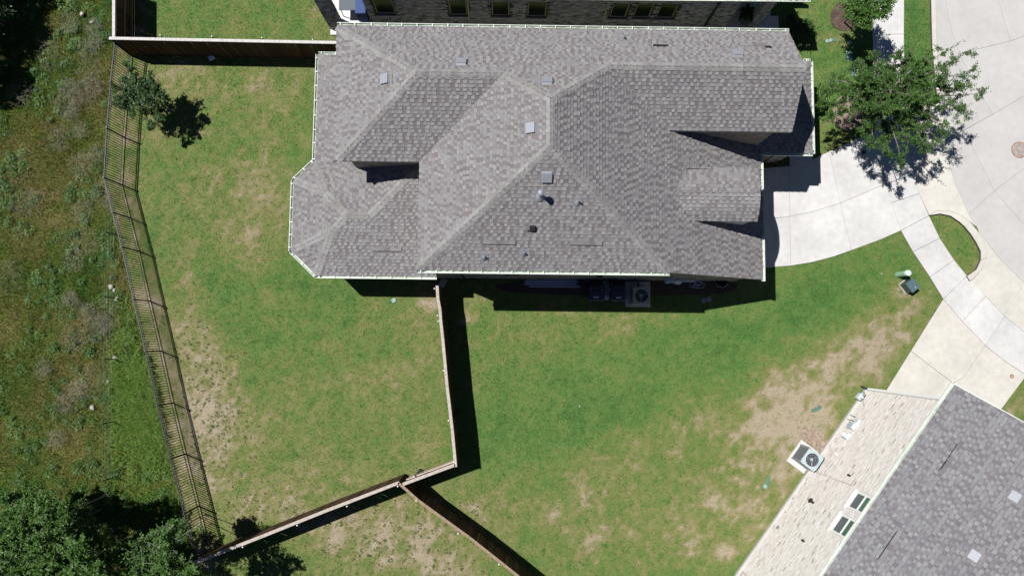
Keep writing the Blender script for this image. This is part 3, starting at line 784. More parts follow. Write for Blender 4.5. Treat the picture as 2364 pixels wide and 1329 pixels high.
def brick_wall(p0, p1, z0, top, root, matn, mort, thick=.18, bricks=True, openings=(), name='wall', course=.0762, blen=.203, jitter=.006, proud=.010, zmin=None):
    """wall from p0 to p1 (plan, outside on the right hand), top = height or function of distance; openings = (s0,s1,z0,z1)"""
    p0, p1 = Vector(p0), Vector(p1); d = p1 - p0; L = d.length; d /= L; o = Vector((d.y, -d.x))
    tf = top if callable(top) else (lambda s: top)
    st = [0.0] + ([L * i / 24 for i in range(1, 24)] if callable(top) else []) + [L]
    for a, b, _, _ in openings: st += [a, b]
    st = sorted(set(st))
    w = MB()
    def blk(s0, s1, za0, za1, zb0, zb1):
        q = []
        for t in (0.0, -thick):
            for s, za, zb in ((s0, za0, zb0), (s1, za1, zb1)):
                c = p0 + d * s + o * t
                q += [(c.x, c.y, za), (c.x, c.y, zb)]
        w.add(q, [(0, 2, 3, 1), (4, 5, 7, 6), (0, 1, 5, 4), (2, 6, 7, 3), (1, 3, 7, 5), (0, 4, 6, 2)])
    for s0, s1 in zip(st[:-1], st[1:]):
        m_ = (s0 + s1) / 2; op = [q for q in openings if q[0] - 1e-6 <= m_ <= q[1] + 1e-6]
        if op:
            a, b, zo, zt = op[0]; blk(s0, s1, z0, z0, zo, zo)
            if min(tf(s0), tf(s1)) > zt: blk(s0, s1, zt, zt, tf(s0), tf(s1))
        else: blk(s0, s1, z0, z0, tf(s0), tf(s1))
    wo = w.build(name, mort, root)
    if not bricks: return wo
    V_, R_ = [], []
    nz = int((max(tf(s) for s in st) - z0) / course)
    for k in range(nz):
        za = z0 + k * course + .005; zb = za + course - .009
        if zmin is not None and zb < zmin: continue
        s = -random.uniform(0, blen) - (blen / 2 if k % 2 else 0)
        while s < L:
            s0, s1 = max(0, s), min(L, s + blen - .010); s += blen
            if s1 - s0 < .03: continue
            if zb > min(tf(s0), tf(s1)): continue
            if any(s1 > q[0] - .01 and s0 < q[1] + .01 and zb > q[2] - .075 and za < q[3] + .01 for q in openings): continue
            t = proud + random.uniform(-jitter, jitter)
            for t_ in (t,):
                c = [p0 + d * s_ + o * tt for tt in (-.005, t_) for s_ in (s0, s1)]
                pts = [(c[i].x, c[i].y, zz) for zz in (za, zb) for i in (0, 1, 2, 3)]
                for f in ((2, 3, 7, 6), (6, 7, 5, 4), (0, 2, 6, 4), (3, 1, 5, 7), (2, 0, 1, 3)):
                    V_.extend(pts[i] for i in f)
            R_ += [random.random()] * 5
    np_mesh('brickwork', np.array(V_), 4, matn, {'rnd': R_}, parent=wo, kind='stuff')
    return wo

# ------------------------------------------------------------------ the main house
HR = Matrix.Rotation(HOUSE_R, 4, 'Z')
house = tag(empty('brick_house', (0, 0, 0), HOUSE_R), 'large brick house with sprawling grey shingle hip roof and white gutters, centre of the lots', 'house')
N_ = Plane(5.45, .722, (0, -1), (0, 12.83)); E_ = Plane(3.0, .554, (-1, 0), (11.15, 3)); W2 = Plane(5.6, .535, (1, 0), (-3.545, 3))
S2 = Plane(5.6, .635, (0, 1), (0, 2.805)); S1 = Plane(5.6, .60, (0, 1), (0, 7.16)); W1 = Plane(5.5, .53, (1, 0), (-7.05, 8)); S3 = Plane(5.6, .66, (0, 1), (0, 8.58))
LW = Plane(2.8, .295, (1, 0), (-8.53, 8)); S4 = Plane(2.8, .31, (0, 1), (0, 2.8)); LN = Plane(2.8, .3, (0, -1), (0, 12.7))
OW = Plane(2.8, .305, (1, 0), (-9.43, 5)); ON = Plane(2.8, .305, (0, -1), (0, 7.86)); ONW = Plane(2.8, .305, (1, -1), (-8.53, 7.87)); OSW = Plane(2.8, .305, (1.07, 1.12), (-8.32, 2.8))
PE = Plane(3.0, .5, (-1, 0), (13.457, 9)); PS = Plane(3.0, .5, (0, 1), (0, 8.44)); PN = Plane(3.0, .6, (0, -1), (0, 12.6))
A = meet(S2, E_, W2); B = meet(N_, E_, W2); C = meet(N_, E_, S3); b_ = meet(N_, W2, S1); a_ = meet(N_, W1, S1)
xR = 11.5; yR = meet(N_, S3, PE)[1]
xse = 11.15 - (5.6 - 3) / .554
R2 = meet(S4, ON, LW); APX = meet(S4, ON, OW)
box = lambda x0, x1, y0, y1: [(x0, y0), (x1, y0), (x1, y1), (x0, y1)]
oct_pl = [OW, ON, S4, ONW, OSW]
F = []      # (plane, pieces in plan)
F.append((N_, [[(-7.05, 12.83), (b_[0], 12.83), b_, a_, (-7.05, 12.76)], [(b_[0], 12.83), (C[0], 12.83), C, B, b_], [(C[0], 12.83), (xR, 12.83), (xR, yR), C]]))
F.append((E_, [[A, (xse, 2.805), (11.15, 2.805), (11.15, 8.75), C, B]]))
F.append((W2, [[(-3.545, 2.805), A, B, b_, (-3.545, 7.16)]]))
F.append((S2, [[(-3.545, 2.805), (xse, 2.805), A]]))
xs1 = -7.05 + .1 / .53
F.append((S1, [[(xs1, 7.16), (-3.545, 7.16), b_, a_]]))
F.append((W1, [[(-7.05, 7.16), (xs1, 7.16), a_, (-7.05, 12.76)]]))
xD = 11.15 - (5.6 - 3.0) / .554
F.append((S3, [[C, (xR, yR), (xR, 8.58), (xD, 8.58)]]))
F.append((S4, [region(box(-9.5, R2[0], 2.8, 7), S4, [OW, ON, OSW]), region(box(R2[0], -3.08, 2.8, 7.4), S4, [LW])]))
F.append((LW, [region(box(-8.53, -3.6, 3, 12.7), LW, [S4, LN])]))
F.append((LN, [region(box(-8.53, -6.6, 11, 12.7), LN, [LW])]))
F.append((OW, [region(box(-9.43, -5, 2.8, 8), OW, [ON, S4, ONW, OSW])]))
F.append((ON, [region(box(-9.43, -5.2, 2.8, 7.86), ON, [OW, S4, ONW, OSW])]))
zeave = Plane(2.8, 0.0, (1, 0), (0, 0))
def above(poly, pl): return clip_half(poly, lambda p: pl(p[0], p[1]) - 2.8)
F.append((ONW, [above(region(box(-9.43, -5, 2.8, 7.87), ONW, [OW, ON, S4, OSW]), ONW)]))
F.append((OSW, [above(region(box(-9.43, -5, 2.8, 7.87), OSW, [OW, ON, S4, ONW]), OSW)]))
F.append((PE, [region(box(10.95, 13.457, 8.44, 12.6), PE, [PS, PN])]))
F.append((PS, [region(box(10.95, 13.457, 8.44, 12.6), PS, [PE, PN])]))
F.append((PN, [region(box(10.95, 13.457, 8.44, 12.6), PN, [PE, PS])]))
deck = MB()
faces = []
for pl, pcs in F:
    pcs = [p for p in pcs if len(p) >= 3]
    for pc in pcs:
        deck.prism(pc, lambda x, y: pl(x, y) - .17, lambda x, y: pl(x, y) - .008)
    faces.append((pl.pt, [[pl.uv(p) for p in pc] for pc in pcs], pl))
# arched roof over the garage door
BY0, BY1, BZ, BRISE, BX1 = 5.02, 7.22, 4.95, .42, 10.25
_hw = (BY1 - BY0) / 2; _rad = (_hw * _hw + BRISE * BRISE) / (2 * BRISE); _cz = BZ + BRISE - _rad; _ang = math.asin(_hw / _rad); _cy = (BY0 + BY1) / 2
def arch(side):
    def f(u, v, w):
        t = _ang - v / _rad
        return Vector((BX1 - u if side > 0 else BX1 - 4.5 + u, _cy - side * math.sin(t) * (_rad + w), _cz + math.cos(t) * (_rad + w)))
    return f
AL = _ang * _rad
for sd in (1, -1): faces.append((arch(sd), [[(0, 0), (4.5, 0), (4.5, AL), (0, AL)]], 'arch'))
NA = 14
for i in range(NA):
    t0 = -_ang + 2 * _ang * i / NA; t1 = -_ang + 2 * _ang * (i + 1) / NA
    q = []
    for rr in (_rad - .01, _rad - .13):
        for x in (BX1 - 4.5, BX1):
            for t in (t0, t1): q.append((x, _cy + math.sin(t) * rr, _cz + math.cos(t) * rr))
    deck.add(q, [(0, 1, 3, 2), (4, 6, 7, 5), (2, 3, 7, 6), (0, 4, 5, 1), (0, 2, 6, 4), (1, 5, 7, 3)])
roof = deck.build('roof', 'fascia', house)
flip_fix(roof.data)
def hide(c, tg):
    x, y, z = c
    if tg in (LW, S4) and -6.4 < x < -3.3 and y > 7.5: return True          # inside the upper storey
    if tg is LW and min(p(x, y) for p in oct_pl) > z + .04 and x < -5 and y < 7.8 and x > -9.4: return True
    if tg is ON and LW(x, y) > z + .05: return True
    if tg is E_ and y > 8.8 and S3(x, y) > z + .05 and x > xD - .5: return True
    if tg == 'arch' and z < E_(x, y) - .03: return True
    return False
out = []
tabs(faces, hide, out)
put_tabs(out, roof, 'shingle', HR)
v2 = lambda p: Vector((p[0], p[1]))
for p0, p1, q0, q1 in [((-3.545, 2.805), A, S2, W2), ((xse, 2.805), A, S2, E_), (A, B, E_, W2), (C, B, N_, E_), (b_, B, N_, W2), (a_, b_, N_, S1), ((-7.05, 12.76), a_, N_, W1), ((xs1, 7.16), a_, S1, W1), ((xR, yR), C, N_, S3), (APX, R2, S4, ON), (R2, (R2[0] + 1.9, R2[1] + 1.9 * .295 / .31), S4, LW), ((-8.53, 12.7), (-7.5, 12.7 - 1.03 * .295 / .3), LW, LN), ((13.457, 8.44), (11.6, 10.297), PE, PS), ((13.457, 12.6), (12.6, 12.6 - .857 * .5 / .6), PE, PN)]:
    cap_line(p0, p1, q0, q1, roof)
w_sw = meet(OW, OSW, S4); w_nw = meet(OW, ONW, ON)
for p0, p1, q0, q1 in [((-9.43, 3.86), w_sw, OW, OSW), ((-8.32, 2.8), w_sw, OSW, S4), (w_sw, APX, OW, S4), ((-9.42, 6.99), w_nw, OW, ONW), (w_nw, APX, OW, ON), ((-8.45, 7.6), w_nw, ONW, ON)]:
    cap_line(p0, p1, q0, q1, roof)
for g in [((-7.05, 12.83), (xR, 12.83), 5.45, (0, 1)), ((-3.545, 2.805), (xse, 2.805), 5.6, (0, -1)), ((11.15, 2.76), (11.15, 8.44), 3.0, (1, 0)), ((-8.32, 2.8), (-3.08, 2.8), 2.8, (0, -1)), ((-9.43, 3.86), (-8.32, 2.8), 2.8, (-1.06, -1.11)), ((-9.43, 3.86), (-9.43, 6.97), 2.8, (-1, 0)), ((-9.42, 6.98), (-8.53, 7.87), 2.8, (-1, 1)), ((-8.53, 7.87), (-8.53, 12.7), 2.8, (-1, 0)), ((-8.53, 12.7), (-7.0, 12.7), 2.8, (0, 1)), ((13.457, 8.44), (13.457, 12.6), 3.0, (1, 0)), ((11.3, 8.44), (13.457, 8.44), 3.0, (0, -1)), ((13.2, 12.6), (13.457, 12.6), 3.0, (0, 1))]:
    gutter(*g, house)
# walls
rake = lambda s: min(5.5, E_(-3.3 + s, 0) - .19)
brick_wall((-3.3, 3.0), (10.85, 3.0), 0, rake, house, 'brick_tan', 'mortar')
brick_wall((6.0, 8.72), (10.95, 8.72), 2.6, 5.5, house, 'brick_tan', 'mortar', zmin=3.3)
brick_wall((-6.55, 7.42), (-3.3, 7.42), 2.6, 5.5, house, 'brick_tan', 'mortar', zmin=3.2)
brick_wall((-3.3, 7.42), (-3.3, 3.0), 0, 5.5, house, 'brick_tan', 'mortar', bricks=False)
brick_wall((10.95, 8.72), (10.95, 12.4), 2.6, lambda s: min(S3(0, 8.72 + s), N_(0, 8.72 + s)) - .19, house, 'brick_tan', 'mortar', zmin=3.2)
brick_wall((10.85, 3.0), (10.85, 8.8), 0, 3.05, house, 'brick_tan', 'mortar', bricks=False, openings=[(.55, 5.0, 0, 2.3)])
gd = MB()
for i in range(4): gd.box((10.80, 5.775, .29 + i * .575), (.05, 4.4, .56))
gd.build('garage_door', 'soffit', house, bevel=.01)
brick_wall((10.85, 8.8), (13.1, 8.8), 0, 3.05, house, 'brick_tan', 'mortar', openings=[(.7, 1.65, 0, 2.15)])
dr = MB(); dr.box((12.02, 8.88, 1.07), (.94, .06, 2.12)); dr.build('door', 'wood_rail', house)
brick_wall((13.1, 8.8), (13.1, 12.3), 0, 3.05, house, 'brick_tan', 'mortar')
brick_wall((10.95, 12.45), (-6.55, 12.45), 0, 5.4, house, 'brick_tan', 'mortar', bricks=False)
brick_wall((13.1, 12.3), (10.95, 12.3), 0, 3.05, house, 'brick_tan', 'mortar', bricks=False)
brick_wall((-6.55, 12.45), (-6.55, 7.42), 0, 5.4, house, 'brick_tan', 'mortar', bricks=False)
lowp = [(-3.3, 3.1), (-8.2, 3.1), (-9.13, 3.98), (-9.13, 6.87), (-8.23, 7.77), (-8.23, 12.4), (-6.55, 12.4)]
for q0, q1 in zip(lowp[1:], lowp[:-1]): brick_wall(q0, q1, 0, 2.75, house, 'brick_tan', 'mortar')
ck = MB()
for yy in (BY0 + .12, BY1 - .12): ck.prism([(7.0, yy - .05), (10.1, yy - .05), (10.1, yy + .05), (7.0, yy + .05)], lambda x, y: E_(x, y) - .1, BZ - .06)
fr = [(10.08, BY0 + .1)] + [(10.08, BY0 + .1 + (BY1 - BY0 - .2) * i / 8) for i in range(9)]
for i in range(8):
    ya, yb = BY0 + .1 + (BY1 - BY0 - .2) * i / 8, BY0 + .1 + (BY1 - BY0 - .2) * (i + 1) / 8
    ck.prism([(10.0, ya), (10.1, ya), (10.1, yb), (10.0, yb)], 3.3, _cz + math.sqrt(_rad ** 2 - max(abs(ya - _cy), abs(yb - _cy)) ** 2) - .12)
ck.build('dormer_wall', 'soffit', house)

# things fixed to the roof
HI = HR.inverted()
def roof_pt(px, py, pl):
    o = HI @ Vector((0, 0, CAM_H)); d = HI.to_3x3() @ (P(px, py, 0) - Vector((0, 0, CAM_H)))
    t = (pl.a + pl.bx * o.x + pl.by * o.y - o.z) / (d.z - pl.bx * d.x - pl.by * d.y)
    return o + d * t
def align(pl):
    return Matrix((Vector((pl.u.x, pl.u.y, 0)), Vector((pl.g.x, pl.g.y, pl.m)).normalized(), pl.n)).transposed()
def box_vent(root, c, R, s=.40):
    vt = MB()
    h = .10
    pts = [(-.5, -.55, 0), (.5, -.55, 0), (.5, .55, 0), (-.5, .55, 0), (-.46, -.5, h / s), (.46, -.5, h / s), (.46, .3, (h * 1.1) / s), (-.46, .3, h * 1.1 / s)]
    vt.add([c + R @ (Vector(p) * s) for p in pts], [(4, 5, 6, 7), (0, 1, 5, 4), (1, 2, 6, 5), (3, 0, 4, 7), (2, 3, 7, 6)])
    o = vt.build('roof_vent', 'galvanised', root, bevel=.012)
    fl = MB(); fl.box(c + R @ Vector((0, .03, .022)), (s * 1.35, s * 1.5, .006), M=R)
    fl.build('flashing', 'shingle', o)
    rim = MB(); rim.box(c + R @ Vector((0, -s * .08, h + .004)), (s * .99, s * .92, .012), M=R @ Matrix.Rotation(.02, 3, 'X'))
    rim.build('hood', 'galvanised', o, bevel=.006)
    return o
for px, py, pl in [(891, 183, W1), (1065, 146, N_), (1263, 190, N_), (1228, 296, W2), (1262, 407, S2), (1702, 127, N_)]:
    box_vent(house, roof_pt(px, py, pl), align(pl))
def pipe_vent(px, py, pl, r, h, cap=None, cone=.11, mt='galvanised_dark'):
    c = roof_pt(px, py, pl)
    b = MB(); b.lathe(c + Vector((0, 0, -.06)), [(cone * 1.25, 0), (cone, .08), (r * 1.2, .20)], 18)
    fl = MB(); R = align(pl); fl.box(c + R @ Vector((0, .02, .02)), (cone * 2.9, cone * 3.1, .006), M=R)
    o = b.build('pipe_boot', mt, house); fl.build('flashing', 'galvanised_dark', o)
    t = MB(); t.lathe(c, [(r, 0), (r, h), (r * .75, h), (r * .75, h - .03)], 14); t.build('pipe', 'galvanised_dark' if cap is None else 'galvanised', o)
    if cap:
        k = MB(); k.lathe(c + Vector((0, 0, h - .10)), [(r * 1.05, 0), (cap, .03), (cap * 1.03, .08), (cap * .6, .13), (.01, .15)], 20); k.build('pipe_cap', 'galvanised', o)
    return o
pipe_vent(1247, 453, S2, .07, .68, cap=.125, cone=.16, mt='galvanised')
pipe_vent(1334, 467, S2, .032, .32, mt='galvanised')
pipe_vent(1118, 594, S2, .034, .26)
pipe_vent(1209, 585, S2, .034, .26)
pipe_vent(1440, 90, N_, .034, .25)
c = roof_pt(1229, 525, S2); R = align(S2)
bv = MB(); bv.box(c + R @ Vector((0, 0, .07)), (.22, .2, .13), M=R); bv.box(c + R @ Vector((-.02, -.13, .03)), (.34, .06, .05), M=R)
bv.build('exhaust_vent', 'black_plastic', house, bevel=.015)
def lifted(px0, py0, px1, py1, pl, mt='shingle', hgt=.035, dep=.15):
    """a strip of shingles that has slipped or lifted"""
    a, b = roof_pt(px0, py0, pl), roof_pt(px1, py1, pl); R = align(pl); L = (b - a).length
    s = MB(); s.cr = random.uniform(.2, .9)
    c = (a + b) / 2 + R @ Vector((0, dep / 2, 0))
    for k in range(max(1, int(L / .24))):
        n = max(1, int(L / .24)); s.cr = random.uniform(.2, .9)
        cc = c + R @ Vector((-L / 2 + L * (k + .5) / n, 0, hgt))
        s.box(cc, (L / n, dep, .012), M=R @ Matrix.Rotation(-.12, 3, 'X'))
    o = s.build('lifted_shingle', mt, roof)
    if mt == 'shingle':
        g = MB(); g.box(c + R @ Vector((0, -dep / 2 - .012, .026)), (L, .045, .01), M=R); g.box(c + R @ Vector((L / 2 + .01, 0, .026)), (.03, dep, .01), M=R)  # dark strips stand in for the shadow below the lifted edge and end
        tag(g.build('gap_shadow_strip', 'felt_and_shadow', roof))
    return o
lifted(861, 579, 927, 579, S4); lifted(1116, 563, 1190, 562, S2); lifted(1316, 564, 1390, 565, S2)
lifted(1542, 105, 1507, 105, N_, 'felt_and_shadow', .028, .12); lifted(1780, 108, 1765, 108, N_, 'felt_and_shadow', .028, .12)
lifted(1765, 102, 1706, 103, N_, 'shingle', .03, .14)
# downspouts on the south wall
for xx, zt in ((-2.0, 5.5),):
    s = MB(); s.box((xx, 2.93, zt / 2), (.09, .07, zt)); s.build('downspout', 'ac_dark', house)

# ------------------------------------------------------------------ the house to the north (only its shaded side wall shows)
nh = tag(empty('neighbour_house', (2, 15.3, 0), math.radians(-.25)), 'shaded mauve brick house wall with dark windows, along the top edge of the photo', 'house')
NI = Matrix.Translation((2, 15.3, 0)) @ Matrix.Rotation(math.radians(-.25), 4, 'Z')
NINV = NI.inverted()
def pn(px, py): return NINV @ PV(px, py, (2, 15.3, 0), (0, -1, 0))
wins = []
for x0, x1, y0, y1 in [(862, 908, -6, 36), (1036, 1078, 4, 38), (1135, 1176, 5, 39), (1218, 1262, 6, 41), (1411, 1450, 9, 42), (1466, 1506, 9, 42), (1520, 1561, 10, 43)]:
    a, b = pn(x0, (y0 + y1) / 2), pn(x1, (y0 + y1) / 2)
    za, zb = pn((x0 + x1) / 2, y1).z, pn((x0 + x1) / 2, y0).z
    wins.append((a.x, b.x, za, zb))
nx0, nx1 = pn(852, 40).x, pn(1672, 62).x
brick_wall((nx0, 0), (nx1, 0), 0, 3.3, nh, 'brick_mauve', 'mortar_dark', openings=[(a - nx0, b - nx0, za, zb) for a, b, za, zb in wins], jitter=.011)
sill = MB(); sill.box((0, 0, 0), (.062, .10, .11), M=Matrix.Rotation(-.25, 3, 'X'))
sill_me = [None] * 6
for i in range(6):
    q = MB(); q.cr = .55 + .09 * i * (1 if i < 5 else 0); q.box((0, 0, 0), (.062, .14, .10), M=Matrix.Rotation(-.2, 3, 'X')); sill_me[i] = q.mesh('sill_brick', 'brick_mauve')
for a, b, za, zb in wins:
    w = MB()
    for cx, cz, sx, sz in ((a + .03, (za + zb) / 2, .06, zb - za), (b - .03, (za + zb) / 2, .06, zb - za), ((a + b) / 2, za + .03, b - a - .12, .06), ((a + b) / 2, zb - .03, b - a - .12, .06)):
        w.box((cx, .09, cz), (sx, .06, sz))
    wo = w.build('window', 'window_tan', nh)
    g = MB(); g.box(((a + b) / 2, .10, (za + zb) / 2), (b - a - .1, .02, zb - za - .1)); g.build('pane', 'glass_dark', wo)
    n = int((b - a + .1) / .07)
    for i in range(n):
        s = bpy.data.objects.new('sill_brick', random.choice(sill_me)); COL.objects.link(s); s.parent = wo; s.location = (a - .05 + .07 * (i + .5), -.02, za - .05)
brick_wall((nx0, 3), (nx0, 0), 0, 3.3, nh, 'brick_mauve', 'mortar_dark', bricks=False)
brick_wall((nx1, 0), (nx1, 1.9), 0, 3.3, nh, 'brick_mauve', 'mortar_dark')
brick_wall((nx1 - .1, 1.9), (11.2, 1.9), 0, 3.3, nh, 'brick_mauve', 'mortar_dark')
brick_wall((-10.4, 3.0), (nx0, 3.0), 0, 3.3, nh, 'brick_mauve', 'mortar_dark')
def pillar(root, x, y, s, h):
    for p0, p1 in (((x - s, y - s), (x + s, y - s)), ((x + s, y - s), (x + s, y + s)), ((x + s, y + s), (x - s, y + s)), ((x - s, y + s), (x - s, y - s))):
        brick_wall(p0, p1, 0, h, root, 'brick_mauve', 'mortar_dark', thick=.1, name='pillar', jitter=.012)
pillar(nh, -10.35, .15, .26, 3.2)
pc = pn(1771, 66); pillar(nh, 10.05, .28, .22, 3.2)
s = MB(); s.box((-8.9, 1.3, .03), (3.4, 3.4, .1)); s.build('patio_slab', 'concrete_patio', nh, bevel=.01)
s = MB(); s.box((nx1 + 1.2, .85, .03), (2.4, 2.1, .1)); s.build('porch_slab', 'concrete_patio', nh, bevel=.01)
s = MB(); s.box((11.0, .35, .02), (.85, .8, .09)); s.build('porch_step', 'concrete_patio', nh, bevel=.01)
NP = Plane(3.42, .55, (0, 1), (0, -.10)); d = MB()
d.prism([(-10.75, -.10), (11.5, -.10), (8, 4.5), (-7.5, 4.5)], lambda x, y: NP(x, y) - .16, lambda x, y: NP(x, y) - .01)
nr = d.build('roof', 'fascia', nh); flip_fix(nr.data)
o2 = []
tabs([(NP.pt, [[NP.uv(p) for p in [(-10.75, -.10), (11.5, -.10), (11.2, .6), (-10.5, .6)]]], 0)], lambda c, t: False, o2)
put_tabs(o2, nr, 'shingle_cool', NI, 120)
gutter((-10.75, -.10), (11.5, -.10), 3.42, (0, -1), nh)
ds = pn(1640, 36); s = MB(); s.box((ds.x, -.06, 1.65), (.10, .08, 3.3)); s.build('downspout', 'ac_dark', nh)
for dx in (1093, 1430):
    q = pn(dx, 40); s = MB(); s.box((q.x - (.2 if dx < 1200 else .75), -.05, 1.65), (.07, .06, 3.3)); s.build('downspout', 'fascia', nh)

# patio table and covered grill under the north house
t = tag(empty('patio_table', (-7.55, 16.25, .08)), 'dark grey patio table on thin legs on the neighbour patio', 'table')
s = MB(); s.box((0, 0, .72), (.95, .85, .04)); s.build('tabletop', 'table_grey', t, bevel=.01)
for sx in (-1, 1):
    for sy in (-1, 1):
        s = MB(); s.tube((sx * .42, sy * .37, 0), (sx * .40, sy * .35, .71), .02); s.build('leg', 'iron', t)
t = tag(empty('covered_grill', (-6.95, 16.05, .08), .02), 'grill under a navy blue cover beside the patio table', 'grill')
s = MB(); s.prism([(-.26, -.5), (.26, -.5), (.26, .5), (-.26, .5)], .12, .98); s.build('cover', 'canvas_blue', t, bevel=.05)
for sx in (-1, 1):
    for sy in (-1, 1):
        s = MB(); s.tube((sx * .22, sy * .45, 0), (sx * .22, sy * .45, .2), .02); s.build('leg', 'iron', t)

# ------------------------------------------------------------------ the pale brick house to the south-east
rh = tag(empty('pale_brick_house', RH_C, RH_ANG), 'two-storey whitewashed brick house with grey shingle roof, bottom right corner', 'house')
RI = Matrix.Translation(RH_C) @ Matrix.Rotation(RH_ANG, 4, 'Z'); RINV = RI.inverted()
RNRM = RI.to_3x3() @ Vector((0, 1, 0))
def pr(px, py): return RINV @ PV(px, py, RH_C, RNRM)
RZ = 5.95
w1 = []
for q in ([(1978.6, 1132.7), (2013.7, 1146), (1988, 1186), (1953, 1168.4)], [(1941.5, 1184.5), (1976.5, 1200), (1948, 1241), (1915.5, 1223)]):
    pts = [pr(*p) for p in q]
    w1.append((min(p.x for p in pts) + .03, max(p.x for p in pts) - .03, (pts[0].z + pts[3].z) / 2, (pts[1].z + pts[2].z) / 2 + .1))
LR = 15.0
brick_wall((0, 0), (-LR, 0), 0.0, RZ, rh, 'brick_white', 'mortar_pale', openings=[(-b, -a, za, min(zb, RZ - .15)) for a, b, za, zb in w1], blen=.21, jitter=.0025, proud=.004)
brick_wall((0, -9), (0, 0), 0, lambda s: RZ + .5 * (9 - s) if s > 4.5 else RZ + .5 * s, rh, 'brick_white', 'mortar_pale', bricks=False)
f = MB(); f.box((-LR / 2, .06, .07), (LR, .12, .2)); f.build('foundation', 'concrete_street', rh, bevel=.01)
smesh = []
for i in range(5):
    q = MB(); q.cr = .45 + .12 * i; q.box((0, 0, 0), (.062, .13, .19)); smesh.append(q.mesh('sill_brick', 'brick_white'))
for a, b, za, zb in w1:
    zb = min(zb, RZ - .15)
    w = MB()
    zm = za + (zb - za) * .55
    for cx, cz, sx, sz in ((a + .03, (za + zb) / 2, .06, zb - za), (b - .03, (za + zb) / 2, .06, zb - za), ((a + b) / 2, za + .03, b - a - .12, .06), ((a + b) / 2, zb - .03, b - a - .12, .06), ((a + b) / 2, zm, b - a - .12, .055)):
        w.box((cx, -.05, cz), (sx, .06, sz))
    wo = w.build('window', 'window_white', rh)
    for z0_, z1_, mt in ((za + .06, zm - .027, 'glass_screen'), (zm + .027, zb - .06, 'glass_green')):
        g = MB(); g.box(((a + b) / 2, -.065, (z0_ + z1_) / 2), (b - a - .1, .02, z1_ - z0_)); g.build('pane', mt, wo)
    n = int((b - a + .16) / .068)
    for i in range(n):
        s = bpy.data.objects.new('sill_brick', random.choice(smesh)); COL.objects.link(s); s.parent = wo; s.location = (a - .08 + .068 * (i + .5), .01 + random.uniform(-.008, .01), za - .11)
RP = Plane(RZ + .03, .52, (0, -1), (0, .10)); RQ = Plane(RZ + .03, .52, (0, 1), (0, -9.4)); yrd = -4.65
d = MB(); d.prism([(.62, .10), (.62, yrd), (-LR, yrd), (-LR, .10)], lambda x, y: RP(x, y) - .17, lambda x, y: RP(x, y) - .008)
d.prism([(.62, -9.4), (.62, yrd), (-LR, yrd), (-LR, -9.4)], lambda x, y: RQ(x, y) - .17, lambda x, y: RQ(x, y) - .008)
rr = d.build('roof', 'fascia', rh); flip_fix(rr.data)
o3 = []
tabs([(RP.pt, [[RP.uv(p) for p in [(.62, .10), (.62, yrd), (-LR, yrd), (-LR, .10)]]], 0), (RQ.pt, [[RQ.uv(p) for p in [(.62, -9.4), (.62, yrd), (-LR, yrd), (-LR, -9.4)]]], 0)], lambda c, t: False, o3)
put_tabs(o3, rr, 'shingle_cool', RI)
cap_line((.62, yrd), (-LR, yrd), RP, RQ, rr)
gutter((.62, .10), (-LR, .10), RZ + .03, (0, 1), rh, hang=1.25)
s = MB(); s.add([(.63, .12, RZ - .02), (.63, yrd, RP(0, yrd) - .03), (.63, yrd, RP(0, yrd) - .2), (.63, .12, RZ - .19), (.66, .12, RZ - .02), (.66, yrd, RP(0, yrd) - .03), (.66, yrd, RP(0, yrd) - .2), (.66, .12, RZ - .19)], [(0, 1, 2, 3), (4, 7, 6, 5), (0, 4, 5, 1), (3, 2, 6, 7), (0, 3, 7, 4), (1, 5, 6, 2)])
s.build('rake_board', 'gutter_white', rh)
s = MB(); s.box((-.07, .07, RZ / 2 + .1), (.11, .09, RZ - .25)); s.build('downspout', 'white_metal', rh, bevel=.01)
s = MB(); s.tube((-.07, .08, .22), (-.12, .34, .05), .055, .055, 8); s.build('downspout_elbow', 'black_plastic', rh)
def rvent(px, py):
    o = Vector((0, 0, CAM_H)); dd = P(px, py, 0) - o; ol = RINV @ o; dl = RINV.to_3x3() @ dd
    t = (RP.a + RP.by * ol.y + RP.bx * ol.x - ol.z) / (dl.z - RP.bx * dl.x - RP.by * dl.y)
    return ol + dl * t
for px, py in ((2343, 1147), (2250, 1283)): box_vent(rh, rvent(px, py), align(RP), .37)
def rlift(p0, p1, hgt=.04):
    a, b = rvent(*p0), rvent(*p1); R = align(RP); L = (b - a).length; s = MB(); n = max(1, int(L / .24))
    d_ = (b - a).normalized()
    for k in range(n):
        s.cr = random.uniform(.2, .9); s.box(a + d_ * (L * (k + .5) / n) + R @ Vector((0, .07, hgt)), (L / n, .15, .012), M=R @ Matrix.Rotation(-.12, 3, 'X'))
    s.build('lifted_shingle', 'shingle_cool', rr)
    g = MB(); g.box((a + b) / 2 + R @ Vector((0, -.017, .026)), (L, .04, .01), M=R); g.build('gap_shadow_strip', 'felt_and_shadow', rr)  # gap shadow of the lifted edge, painted as a thin dark strip
rlift((2170, 1088), (2211, 1024)); rlift((2028, 1290), (2071, 1227))
